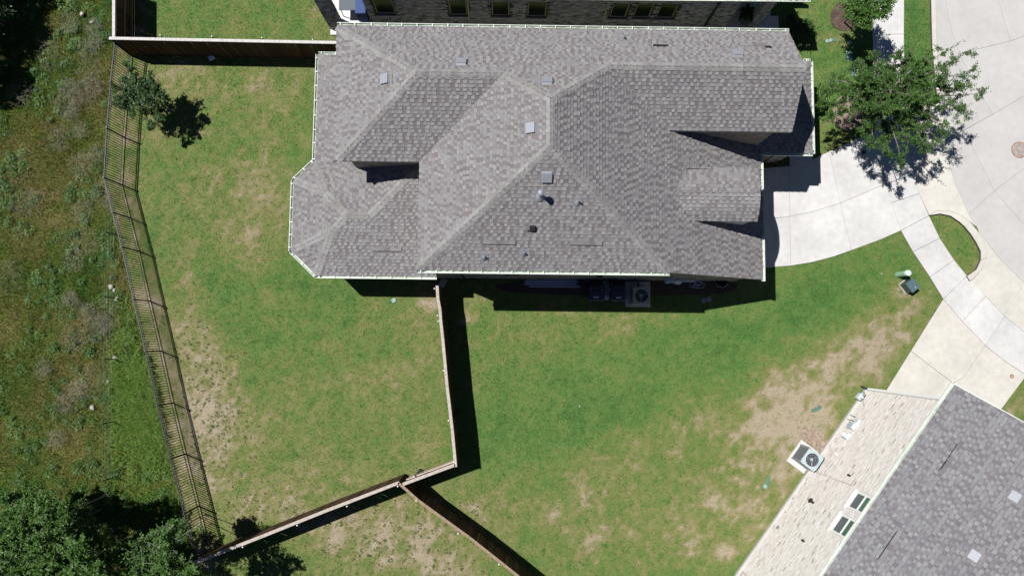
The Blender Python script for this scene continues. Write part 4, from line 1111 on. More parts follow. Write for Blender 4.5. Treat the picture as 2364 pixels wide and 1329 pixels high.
# fittings on the pale wall
def wall_box(name, px, py, sx, sy, sz, mt, root=rh, bev=.01):
    p = pr(px, py); s = MB(); s.box((p.x, sy / 2 + .015, p.z), (sx, sy, sz)); return s.build(name, mt, root, bevel=bev)
m1 = wall_box('meter_box', 1970, 985, .32, .16, .52, 'meter_grey')
q = pr(1970, 985); s = MB(); s.box((q.x, .185, q.z - .02), (.24, .012, .36)); s.build('cover_plate', 'ac_metal', m1)
m2 = wall_box('junction_box', 1981, 976, .26, .12, .30, 'meter_grey')
m3 = wall_box('junction_box', 1957, 1008, .28, .16, .42, 'meter_grey')
q = pr(1957, 1008); s = MB(); s.lathe((0, 0, 0), [(.09, 0), (.09, .1), (.06, .12)], 16); mo = s.build('meter_dial', 'white_metal', m3); mo.location = (q.x, .17, q.z); mo.rotation_euler = (-math.pi / 2, 0, 0)
a, b = pr(1921, 1014), pr(1950, 1022); s = MB(); s.tube((a.x, .05, .02), (b.x, .05, b.z + .1), .03, .03, 8); s.build('conduit', 'white_metal', rh)
a, b = pr(1953, 967), pr(1975, 973); s = MB(); s.tube((a.x, .03, max(.05, a.z)), (b.x, .03, b.z), .016, .016, 6); s.build('cable', 'black_plastic', rh)
a, b = pr(1961, 957), pr(1976, 963); s = MB(); s.tube((a.x, .03, a.z), (b.x, .03, b.z), .018, .018, 6); s.build('cable', 'black_plastic', rh)
wall_box('outlet_cover', 1930, 1047, .10, .06, .14, 'white_metal')
wall_box('outlet_cover', 1933, 1049, .08, .05, .10, 'white_metal')
for px, py in ((1962, 1098), (1856, 1249)): wall_box('wall_light', px, py, .09, .08, .17, 'black_plastic')
q = pr(1879, 1161); s = MB(); s.lathe((0, 0, 0), [(.06, 0), (.05, .10), (.11, .16), (.12, .19), (.02, .26)], 14); so = s.build('security_lamp', 'black_plastic', rh); so.location = (q.x, .03, q.z); so.rotation_euler = (-math.pi / 2, 0, 0)
wall_box('hose_bib', 1833, 1152, .05, .1, .05, 'galvanised'); wall_box('wall_vent', 1797, 1218, .14, .04, .2, 'galvanised'); wall_box('drain_cover', 1814, 1182, .05, .03, .05, 'black_plastic')
a, b = pr(1876, 1086), pr(1968, 1121); s = MB(); s.tube((a.x, .018, .1), (b.x, .018, b.z), .009, .009, 5); s.build('expansion_joint', 'copper_red', rh)
a, b = pr(1714, 1318), pr(1726, 1329); s = MB(); s.tube((a.x, .018, .1), (a.x - .05, .018, 3.0), .009, .009, 5); s.build('expansion_joint', 'copper_red', rh)
# gas meter on the ground at the wall
g = pr(1984, 922); gm = tag(empty('gas_meter', RI @ Vector((g.x, .30, 0)), RH_ANG), 'small grey gas meter with pipes at the foot of the pale brick wall', 'meter')
s = MB(); s.box((0, 0, .45), (.30, .2, .30)); s.lathe((0, 0, .60), [(.12, 0), (.12, .05), (.03, .08)], 14); s.build('body', 'meter_grey', gm, bevel=.03)
s = MB(); s.path([(.2, 0, 0), (.2, 0, .75), (.08, 0, .75), (.08, 0, .6)], .025, 8); s.path([(-.08, 0, .6), (-.08, 0, .85), (-.3, -.2, .85)], .025, 8); s.build('pipe', 'galvanised', gm)
s = MB(); s.lathe((.2, 0, .55), [(.02, -.02), (.08, 0), (.08, .04), (.02, .07)], 12); s.build('regulator', 'galvanised_dark', gm)

# ------------------------------------------------------------------ air conditioners on pads
def air_con(label, loc, rz, s, h, body, topm, padlabel, pads, padoff=(0, 0), blade_az=.4):
    pd = empty('concrete_pad', (loc[0], loc[1], 0), rz)
    b = MB(); b.box((padoff[0], padoff[1], .05), (pads[0], pads[1], .12)); po = b.build('slab', 'concrete', pd, bevel=.012); tag(pd, padlabel, 'concrete pad')
    r = tag(empty('air_conditioner', (loc[0], loc[1], .11), rz), label, 'air conditioner', 'outdoor cooling units')
    hs = s / 2
    b = MB(); b.box((0, 0, h / 2), (s * .93, s * .93, h - .04)); b.build('core', 'ac_dark', r)
    for sx in (-1, 1):
        for sy in (-1, 1):
            b = MB(); b.box((sx * hs * .93, sy * hs * .93, h / 2), (.08, .08, h - .02)); b.build('corner_post', body, r, bevel=.02)
    lm = MB(); lm.box((0, 0, 0), (s * .86, .022, .035)); me = lm.mesh('louvre', body)
    lv = MB(); lv.box((0, 0, 0), (.045, .02, h - .1)); mv = lv.mesh('louvre', body)
    for side in range(4):
        a = side * math.pi / 2
        for k in range(9):
            t = -s * .38 + s * .76 * k / 8
            o = bpy.data.objects.new('louvre', mv); COL.objects.link(o); o.parent = r
            o.location = Matrix.Rotation(a, 3, 'Z') @ Vector((t, -hs * .96, h / 2)); o.rotation_euler = (0, 0, a)
    b = MB()
    n = 40; ro = s * .38; v = []
    sq = [(-hs, -hs), (hs, -hs), (hs, hs), (-hs, hs)]
    outer = []; inner = []
    for i in range(n):
        a = 2 * math.pi * i / n; c_, s_ = math.cos(a), math.sin(a); k = hs / max(abs(c_), abs(s_)); k = min(k, hs * 1.30)
        outer.append((k * c_, k * s_)); inner.append((ro * c_, ro * s_))
    for z in (h, h + .045):
        v += [(p[0], p[1], z) for p in outer]
    v += [(p[0], p[1], h + .055) for p in inner] + [(p[0], p[1], h - .12) for p in inner]
    fs = []
    for i in range(n):
        j = (i + 1) % n
        fs += [(i, j, n + j, n + i), (n + i, n + j, 2 * n + j, 2 * n + i), (2 * n + i, 2 * n + j, 3 * n + j, 3 * n + i)]
    b.add(v, fs); b.build('top_panel', topm, r)
    b = MB(); b.lathe((0, 0, h - .14), [(ro, 0), (ro, .01)], 32); b.build('fan_well', 'ac_dark', r)
    for k in range(3):
        a = blade_az + 2 * math.pi * k / 3; b = MB(); q = []
        for t, wd, tw in ((.12, .10, .05), (.55, .2, .045), (.93, .27, .03)):
            rr_ = ro * t; ww = ro * wd * 1.7
            q += [Vector((rr_, -ww, -tw)), Vector((rr_, ww, tw))]
        R = Matrix.Rotation(a, 3, 'Z'); b.add([R @ p + Vector((0, 0, h - .05)) for p in q], [(0, 1, 3, 2), (2, 3, 5, 4)])
        b.build('fan_blade', 'fan_metal', r)
    b = MB(); b.lathe((0, 0, h - .08), [(ro * .26, 0), (ro * .26, .07), (ro * .2, .09)], 18); b.build('hub', 'fan_metal', r)
    b = MB()
    for rad in (.5, .75, .98):
        pts = [Vector((ro * rad * math.cos(2 * math.pi * i / 30), ro * rad * math.sin(2 * math.pi * i / 30), h + .05)) for i in range(31)]
        b.path(pts, .003, 4)
    for k in range(12):
        a = 2 * math.pi * k / 12; b.tube((ro * .25 * math.cos(a), ro * .25 * math.sin(a), h + .055), (ro * math.cos(a), ro * math.sin(a), h + .055), .003, .003, 4)
    b.build('guard', topm, r)
    return r
g = RINV @ P(1850, 1050, 0.1)
air_con('sunlit grey air conditioner with ribbed sides beside the pale brick wall', RI @ Vector((g.x, .72, 0)), RH_ANG, .80, .98, 'ac_side', 'ac_metal', 'pale concrete pad under the sunlit air conditioner', (1.22, .98), (-.02, -.02), 1.2)
c = P(1478, 683, .6)
air_con('shaded air conditioner next to two wheeled bins behind the house', (c.x, c.y, 0), HOUSE_R, .80, .78, 'ac_warm', 'ac_warm', 'concrete pad under the shaded air conditioner', (1.18, 1.2), (-.02, .12), 2.0)

# ------------------------------------------------------------------ things along the shaded south wall
def bin_(label, px, py, rz):
    c = P(px, py, 1.0); r = tag(empty('wheeled_bin', (c.x, c.y, 0), rz), label, 'bin', 'wheeled bins by the south wall')
    b = MB()
    v = []
    for z, sx, sy in ((.05, .24, .26), (.95, .33, .37)):
        v += [(-sx, -sy, z), (sx, -sy, z), (sx, sy, z), (-sx, sy, z)]
    b.add(v, [(0, 3, 2, 1), (4, 5, 6, 7), (0, 1, 5, 4), (1, 2, 6, 5), (2, 3, 7, 6), (3, 0, 4, 7)]); b.build('body', 'navy_plastic', r, bevel=.03)
    b = MB(); b.add([(-.35, -.40, .96), (.35, -.40, .96), (.35, .40, .98), (-.35, .40, .98), (-.30, -.33, 1.03), (.30, -.33, 1.03), (.30, .30, 1.07), (-.30, .30, 1.07)], [(4, 5, 6, 7), (0, 1, 5, 4), (1, 2, 6, 5), (2, 3, 7, 6), (3, 0, 4, 7), (0, 3, 2, 1)])
    lo = b.build('lid', 'navy_plastic', r, bevel=.03)
    b = MB(); b.box((0, .12, 1.07), (.34, .2, .02)); b.build('lid_panel', 'black_plastic', lo, bevel=.008)
    b = MB(); b.box((0, -.22, 1.045), (.24, .06, .004)); b.build('sticker', 'bin_sticker', lo)
    b = MB(); b.tube((-.27, .44, .99), (.27, .44, .99), .018, .018, 8); b.build('handle', 'navy_plastic', r)
    for sx in (-1, 1):
        b = MB(); b.tube((sx * .27, .30, .12), (sx * .32, .30, .12), .12, .12, 16); b.build('wheel', 'black_plastic', r)
bin_('navy wheeled bin nearer the pipe stack, behind the house', 1376, 675, HOUSE_R)
bin_('navy wheeled bin nearer the shaded air conditioner', 1428, 676, HOUSE_R)
c = P(1402, 668, .5); b = MB()
for i in range(26):
    a = rng.uniform(-1, 1, 3); b.cr = random.random()
    b.box((c.x + a[0] * .1, c.y + a[1] * .42, .25 + .28 * abs(a[2])), (.16, .22, .03), M=Matrix.Rotation(random.uniform(-1, 1), 3, 'X') @ Matrix.Rotation(random.uniform(-1, 1), 3, 'Y'))
tag(b.build('plastic_sheet', 'tarp'), 'crumpled grey plastic sheet stuffed between the two bins', 'sheet')
for i, (xa, xb, yy) in enumerate([(1213, 1333, 646), (1212, 1336, 649.5), (1210, 1330, 653), (1212, 1334, 656.5), (1222, 1340, 661)]):
    a, b = P(xa, yy, .12), P(xb, yy + 1, .12); s = MB(); s.tube(a, b, .035, .035, 10)
    tag(s.build('pipe', 'pipe_blue'), ['pale pipe lying closest to the south wall', 'second pale pipe from the wall in the stack', 'middle pale pipe of the five on the ground', 'fourth pale pipe from the wall in the stack', 'outermost pale pipe of the five, set a little apart'][i], 'pipe', 'pipes stacked beside the house')
mb = MB(); mb.box((7.55, 2.88, 1.15), (.36, .2, .6)); o = mb.build('meter_box', 'meter_grey', house, bevel=.015)
mb = MB(); mb.box((7.55, 2.77, 1.2), (.14, .02, .14)); mb.build('meter_window', 'ac_dark', o)
mb = MB(); mb.box((8.0, 2.85, .8), (.26, .18, .3)); mb.build('junction_box', 'white_metal', house, bevel=.01)
mb = MB(); mb.box((8.3, 2.90, 1.0), (.9, .1, .14)); mb.build('cable_tray', 'meter_grey', house, bevel=.01)
mb = MB(); mb.prism([(3.95, 2.86), (4.25, 2.86), (4.18, 2.98), (4.02, 2.98)], 2.2, 2.7); mb.build('wall_lamp', 'black_plastic', house, bevel=.02)
mb = MB()
for i in range(9): mb.box((-.02 + i * .07, 2.93, 2.6), (.03, .04, .5))
mb.box((.26, 2.95, 2.6), (.70, .03, .55)); mb.build('wall_vent', 'ac_dark', house)
# refrigerant line of the shaded unit, coiled hose, bucket, lids
c0 = P(1462, 650, .5); b = MB(); b.path([(c0.x - .1, c0.y + .25, .9), (c0.x, c0.y + .1, .85), (c0.x + .18, c0.y - .1, .8), (c0.x + .2, c0.y - .3, .6)], .04, 8)
tag(b.build('refrigerant_line', 'black_plastic'), 'black insulated pipe from the wall to the shaded air conditioner', 'pipe')
c0 = P(1610, 657, .1); b = MB()
pts = []
for i in range(60):
    a = i * .33; rd = .14 + .10 * math.sin(i * .21) ; pts.append(Vector((c0.x + 1.5 * rd * math.cos(a), c0.y + .8 * rd * math.sin(a), .04 + .012 * (i // 19))))
b.path(pts, .018, 6); tag(b.build('garden_hose', 'pipe_blue'), 'loosely coiled grey hose on the ground by the south wall', 'hose')
c0 = P(1663, 655, .2); b = MB(); b.lathe((c0.x, c0.y, 0), [(.22, 0), (.27, .38), (.29, .40), (.25, .40), (.21, .05)], 22)
bk = tag(empty('bucket', (0, 0, 0)), 'black open bucket against the wall at the garage corner', 'bucket'); b.build('tub', 'black_plastic', bk)
b = MB(); b.path([Vector((c0.x - .28 * math.cos(math.pi * i / 10), c0.y - .18 * math.sin(math.pi * i / 10), .40)) for i in range(11)], .01, 5); b.build('handle', 'pvc_white', bk)
c0 = P(1022, 652, .1); b = MB(); b.box((c0.x, c0.y, .06), (.30, .42, .1), rz=-.5); b.box((c0.x + .02, c0.y - .02, .13), (.24, .3, .05), rz=-.5)
tag(b.build('paver_stack', 'rock', bevel=.02), 'two paving stones stacked in the dark corner by the fence', 'paving stone')
def lid(px, py, r, mt, label, sq=None, rz=0., h=.05, grp=None):
    c = P(px, py, h); b = MB()
    if sq: b.box((0, 0, h / 2), (sq[0], sq[1], h))
    else: b.lathe((0, 0, 0), [(r, 0), (r, h * .8), (r * .93, h), (r * .5, h)], 22)
    o = empty('utility_cover', (c.x, c.y, 0), rz); tag(o, label, 'utility cover', grp)
    k = b.build('cover', mt, o, bevel=.012 if sq else 0)
    r_ = MB()
    if sq: r_.box((0, 0, .015), (sq[0] + .07, sq[1] + .07, .03))
    else: r_.lathe((0, 0, 0), [(r * 1.14, 0), (r * 1.14, .025)], 22)
    r_.build('rim', 'box_green', o)
    return o
GU = 'utility covers set in the lawn'
lid(1910, 95, .09, 'box_green_pale', 'leftmost round pale green cover of three in a row by the north corner', grp=GU)
lid(1918, 93, .09, 'box_green_pale', 'middle round pale green cover of three in a row by the north corner', grp=GU)
lid(1928, 92, .09, 'box_green', 'rightmost darker round green cover of three in a row by the north corner', grp=GU)
lid(1961, 98, .10, 'box_green_pale', 'lone round pale cover above the rectangular green one', grp=GU)
lid(1962, 129, 0, 'box_green', 'rectangular dark green cover in the front lawn', (.26, .44), .02, .06, GU)
lid(1980, 140, .12, 'pvc_white', 'round white cover beside the rectangular green one', grp=GU)
lid(1974, 165, 0, 'box_green_pale', 'largest pale rectangular cover next to the street tree', (.34, .46), .02, .06, GU)
lid(1879, 947, .085, 'box_green', 'lowest of three green covers near the pale house', grp=GU)
lid(1886, 944, .085, 'box_green', 'middle of three green covers near the pale house', grp=GU)
lid(1893, 940, .085, 'box_green', 'topmost of three green covers near the pale house', grp=GU)
lid(1767, 1122, .10, 'box_green_pale', 'round pale green cover at the end of the green drain strip', grp=GU)
lid(909, 693, .11, 'box_green_pale', 'round pale green cover alone in the back lawn', grp=GU)
lid(1625, 693, .13, 'galvanised_dark', 'left of two round grey covers in the shade by the garage wall', grp=GU)
lid(1637, 690, .13, 'galvanised_dark', 'right of two round grey covers in the shade by the garage wall', grp=GU)
c = P(1772, 1110, 0); b = MB(); b.box((c.x, c.y, .015), (.16, .45, .03), rz=-.25); tag(b.build('drain_strip', 'box_green', bevel=.01), 'narrow green drain strip in the worn lawn near the pale house', 'drain')
# manhole and cleanout in the paving
c = P(2354, 346, .05); mh = tag(empty('manhole_cover', (c.x, c.y, .042)), 'round rust-stained manhole cover in the concrete street', 'manhole cover')
b = MB(); b.lathe((0, 0, -.02), [(.36, 0), (.36, .028), (.33, .033)], 32); b.build('plate', 'rust_pale', mh)
b = MB(); b.lathe((0, 0, -.03), [(.41, 0), (.41, .032), (.37, .034)], 32); b.build('ring', 'rust', mh)
c = P(2336, 868, .05); mh = tag(empty('cleanout_cover', (c.x, c.y, .052)), 'small rusty round cover in the neighbouring driveway', 'cover')
b = MB(); b.lathe((0, 0, -.01), [(.10, 0), (.10, .02), (.07, .024)], 22); b.build('plate', 'rust', mh)
b = MB(); b.lathe((0, 0, .012), [(.045, 0), (.045, .01)], 12); b.build('boss', 'rust_pale', mh)
# pedestal and transformer
c = P(2073, 634, 0); pd = tag(empty('utility_pedestal', (c.x, c.y, 0)), 'pale green cylindrical pedestal beside the dark transformer box', 'utility pedestal')
b = MB(); b.lathe((0, 0, 0), [(.13, 0), (.13, .80)], 24); b.build('post', 'pedestal_green', pd)
b = MB(); b.lathe((0, 0, .74), [(.138, 0), (.138, .13), (.125, .16), (.05, .172)], 24); b.build('cap', 'pedestal_cap', pd)
c = P(2092, 661, 0); tr = tag(empty('transformer_box', (c.x, c.y, 0), math.radians(-54)), 'squat dark blue-grey transformer box in the lawn near the sidewalk', 'transformer')
b = MB(); b.box((0, 0, .03), (.62, .56, .08)); b.build('base', 'rock', tr, bevel=.02)
b = MB(); v = []
for z, sx, sy in ((.06, .27, .24), (.55, .24, .20)): v += [(-sx, -sy, z), (sx, -sy, z), (sx, sy, z), (-sx, sy, z)]
b.add(v, [(0, 3, 2, 1), (4, 5, 6, 7), (0, 1, 5, 4), (1, 2, 6, 5), (2, 3, 7, 6), (3, 0, 4, 7)]); b.build('cabinet', 'transformer_side', tr, bevel=.02)
b = MB(); v = []
for z, sx, sy in ((.52, .275, .245), (.60, .255, .22)): v += [(-sx, -sy, z), (sx, -sy, z), (sx, sy, z), (-sx, sy, z)]
b.add(v, [(0, 3, 2, 1), (4, 5, 6, 7), (0, 1, 5, 4), (1, 2, 6, 5), (2, 3, 7, 6), (3, 0, 4, 7)]); lo = b.build('lid', 'transformer', tr, bevel=.015)
b = MB(); b.lathe((.12, .02, .595), [(.022, 0), (.018, .02)], 12); b.build('bolt', 'white_metal', lo)
# small litter and stones
c = P(487, 131, .1); b = MB(); b.box((c.x, c.y, .07), (.30, .30, .12), rz=.5); b.box((c.x + .03, c.y + .02, .15), (.2, .12, .05), rz=.2)
tag(b.build('plastic_tub', 'paper', bevel=.03), 'pale blue tub lying by the foot of the north fence', 'tub')
def rock(px, py, s, label, mt='rock', grp=None, nm='stone'):
    c = P(px, py, 0); bm = bmesh.new(); bmesh.ops.create_icosphere(bm, subdivisions=2, radius=s)
    for v in bm.verts: v.co = Vector((v.co.x * random.uniform(.85, 1.2), v.co.y * random.uniform(.7, 1.0), v.co.z * .55)) * (1 + .12 * math.sin(v.co.x * 30 / s * .1 + v.co.y * 17))
    me = bpy.data.meshes.new(nm); bm.to_mesh(me); bm.free(); me.materials.append(M[mt]); o = bpy.data.objects.new(nm, me); COL.objects.link(o); o.location = (c.x, c.y, s * .3); o.rotation_euler = (0, 0, random.uniform(0, 6))
    return tag(o, label, 'stone', grp)
G_ = 'loose stones at the field edge'
rock(257, 662, .13, 'larger pale stone beside the wire fence post', grp=G_); rock(264, 670, .09, 'small pale stone touching the larger one by the wire fence', grp=G_); rock(270, 690, .10, 'pale stone just below the wire fence post', grp=G_)
rock(266, 826, .11, 'white stone at the top of the tall green grass', grp=G_); rock(214, 940, .12, 'round grey stone among brown field grass', grp=G_); rock(250, 880, .08, 'small stone left of the tall green grass', grp=G_)
rock(190, 33, .12, 'pale stone in the field near the top edge', grp=G_); rock(213, 52, .10, 'tan stone in the field beside the corner fence', grp=G_)
rock(1338, 937, .05, 'small pale stone in the middle of the side lawn', grp=G_); rock(2035, 632, .035, 'tiny white pebble in the front lawn', grp=G_)
# gravel apron of the sunlit unit
c = P(1880, 1012, 0); n = 4200; a = rng.uniform(0, 6.28, n); r = np.sqrt(rng.random(n))
gx = .75 * r * np.cos(a); gy = .42 * r * np.sin(a); R2d = Matrix.Rotation(math.radians(-30), 2)
ca, sa = math.cos(-.6), math.sin(-.6); X = c.x + ca * gx - sa * gy; Y = c.y + sa * gx + ca * gy
v = blades(X, Y, np.full(n, .02), rng.uniform(.02, .04, n), rng.uniform(.010, .018, n), rng.uniform(1.3, 1.5, n))
tag(np_mesh('gravel', v, 3, 'pebble', {'rnd': rng.random(n)}), 'pinkish gravel spread beside the sunlit air conditioner', 'gravel', kind='stuff')

# ------------------------------------------------------------------ iron fence
ir = tag(empty('iron_fence', (IRON[0].x, IRON[0].y, 0)), 'long black iron picket fence between the lawn and the wild field', 'fence')
O_ = Vector((IRON[0].x, IRON[0].y, 0))
pm = MB(); pm.box((0, 0, IRON_H / 2 + .02), (.065, .065, IRON_H + .06)); pm.box((0, 0, IRON_H + .06), (.085, .085, .03)); post_me = pm.mesh('post', 'iron')
pk = MB(); pk.box((0, 0, IRON_H / 2 + .03), (.027, .027, IRON_H - .06)); pick_me = pk.mesh('picket', 'iron')
npk = 0
for a, b in zip(IRON[:-1], IRON[1:]):
    d = b - a; L = d.length; u = d / L; rz = math.atan2(u.y, u.x)
    for z, hh, ww in ((IRON_H, .035, .042), (IRON_H - .17, .03, .036), (.14, .03, .036)):
        s = MB(); s.box((a + b) / 2 - O_ + Vector((0, 0, z)), (L - .06, ww, hh), rz); s.build('rail', 'iron_top' if z > IRON_H - .05 else 'iron', ir)
    n = int(round(L / .118))
    for i in range(1, n):
        q = a + u * (L * i / n) - O_
        o = bpy.data.objects.new('picket', pick_me); COL.objects.link(o); o.parent = ir; o.location = q; o.rotation_euler = (0, 0, rz); npk += 1
for q in IRON:
    o = bpy.data.objects.new('post', post_me); COL.objects.link(o); o.parent = ir; o.location = q - O_
print('pickets', npk)
# wire fence in the field
wf = tag(empty('wire_fence', P(240, 685, 0)), 'low wire fence on thin black stakes running through the field', 'fence')
W0 = Vector(wf.location)
tops = [P(243, 400, .95), P(243, 535, .95), P(240, 685, .95), P(239, 829, .95), P(236, 978, .95), P(236, 1110, .95)]
for q in tops:
    s = MB(); s.box((q.x - W0.x, q.y - W0.y, .5), (.045, .035, 1.0)); s.build('stake', 'iron', wf)
for z in (.25, .5, .75, .93):
    s = MB()
    for a, b in zip(tops[:-1], tops[1:]): s.tube((a.x - W0.x, a.y - W0.y, z), (b.x - W0.x, b.y - W0.y, z), .0035, .0035, 4)
    s.build('wire', 'galvanised', wf)

# ------------------------------------------------------------------ wooden fences
def wood_fence(label, top_px, posts_px, side, capm, h=1.85, wob=0.0, capw=.14, capext=0.0):
    pts = [P(a, b, h) for a, b in top_px]; pts = [Vector((p.x, p.y, 0)) for p in pts]
    r = tag(empty('wooden_fence', pts[0]), label, 'fence', 'wooden privacy fences'); O = pts[0]
    bmesh_ = []
    for i in range(5):
        m = MB(); m.cr = i / 4; hh = h - .05 - .012 * (i % 3); m.box((0, 0, hh / 2 + .02), (.137, .018, hh)); bmesh_.append(m.mesh('board', 'wood_board'))
    for a, b in zip(pts[:-1], pts[1:]):
        d = b - a; L = d.length; u = d / L; rz = math.atan2(u.y, u.x); nn = Vector((-u.y, u.x, 0)) * side
        n = max(1, int(round(L / .142)))
        for i in range(n):
            q = a + u * (L * (i + .5) / n) + nn * (.035 + random.uniform(-.003, .003)) - O
            o = bpy.data.objects.new('board', random.choice(bmesh_)); COL.objects.link(o); o.parent = r; o.location = q
            o.rotation_euler = (random.uniform(-.008, .008), 0, rz + random.uniform(-.03, .03))
        for z in (.3, .95, h - .16):
            m = MB(); m.box((a + b) / 2 - O + Vector((0, 0, z)) , (L, .04, .09), rz); m.build('rail', 'wood_rail', r)
        nc = max(1, int(round(L / 2.44)))
        for i in range(nc):
            q = a + u * (L * (i + .5) / nc) - O; ln = L / nc - .006 + (capext if i in (0, nc - 1) else 0)
            m = MB(); m.box(q + Vector((0, 0, h + .012)), (ln, capw, .036), rz + random.uniform(-.002, .002)); m.build('cap_board', capm, r, bevel=.006)
    for p in posts_px:
        q = P(p[0], p[1], h + .03); q = Vector((q.x, q.y, 0)) - O
        m = MB(); m.lathe(q, [(.03, 0), (.03, h + .0)], 12); po = m.build('post', 'steel_post', r)
        m = MB(); m.lathe(q + Vector((0, 0, h)), [(.030, 0), (.034, .025), (.028, .05), (.01, .065)], 14); m.build('post_cap', 'cap_white', po)
    return r
wood_fence('wooden fence with pale cap running along the north side of the back yard', [(252, 89), (777, 99)], [(370, 82), (489, 84.5), (605, 87.5), (722, 91.5)], -1, 'wood_cap_grey', capext=.0)
wood_fence('short wooden fence stub at the top left corner meeting the iron fence', [(263, -60), (263, 86)], [(263, 81.5)], -1, 'wood_cap_grey')
wood_fence('warped wooden fence running from the house down between the two lawns', [(1009, 657), (1011, 690), (1016, 716), (1017, 735), (1023, 790), (1032, 890), (1044, 990), (1052, 1077)], [(1003, 666), (1010, 728), (1012, 741), (1024, 855), (1035.5, 970), (1047, 1066)], 1, 'wood_cap', capw=.135)
wood_fence('short wooden fence panel with exposed rails linking the two yard corners', [(1051, 1072), (930, 1117)], [(956, 1099.5)], 1, 'wood_cap')
wood_fence('wooden fence with pale cap slanting down to the bottom left trees', [(922, 1113), (760, 1175), (600, 1239), (447, 1299)], [(918, 1122), (801, 1168), (686, 1212), (560, 1262)], -1, 'wood_cap')
wood_fence('wooden fence slanting from the yard corner to the bottom edge', [(919, 1113), (968, 1156), (1083, 1239), (1174, 1311), (1240, 1364)], [(961, 1155), (1058, 1231), (1152, 1302)], 1, 'wood_rail', capw=.12)
# the exposed second rail and hinge post of the linking panel
a, b = P(1047, 1065, 1.6), P(938, 1106, 1.6)
s = MB(); s.box((a + b) / 2, ((b - a).length, .05, .09), math.atan2((b - a).y, (b - a).x)); s.cm = 0
g = tag(empty('gate_frame', (0, 0, 0)), 'narrow wooden rail with a rusty hinge in front of the linking fence panel', 'gate frame'); s.build('rail', 'wood_cap', g)
q = P(967, 1091, 1.5); s = MB(); s.box(q + Vector((0, 0, -.2)), (.14, .06, .5), .6); s.box(q + Vector((.06, .08, .1)), (.1, .1, .08), .4); s.build('hinge', 'iron', g)

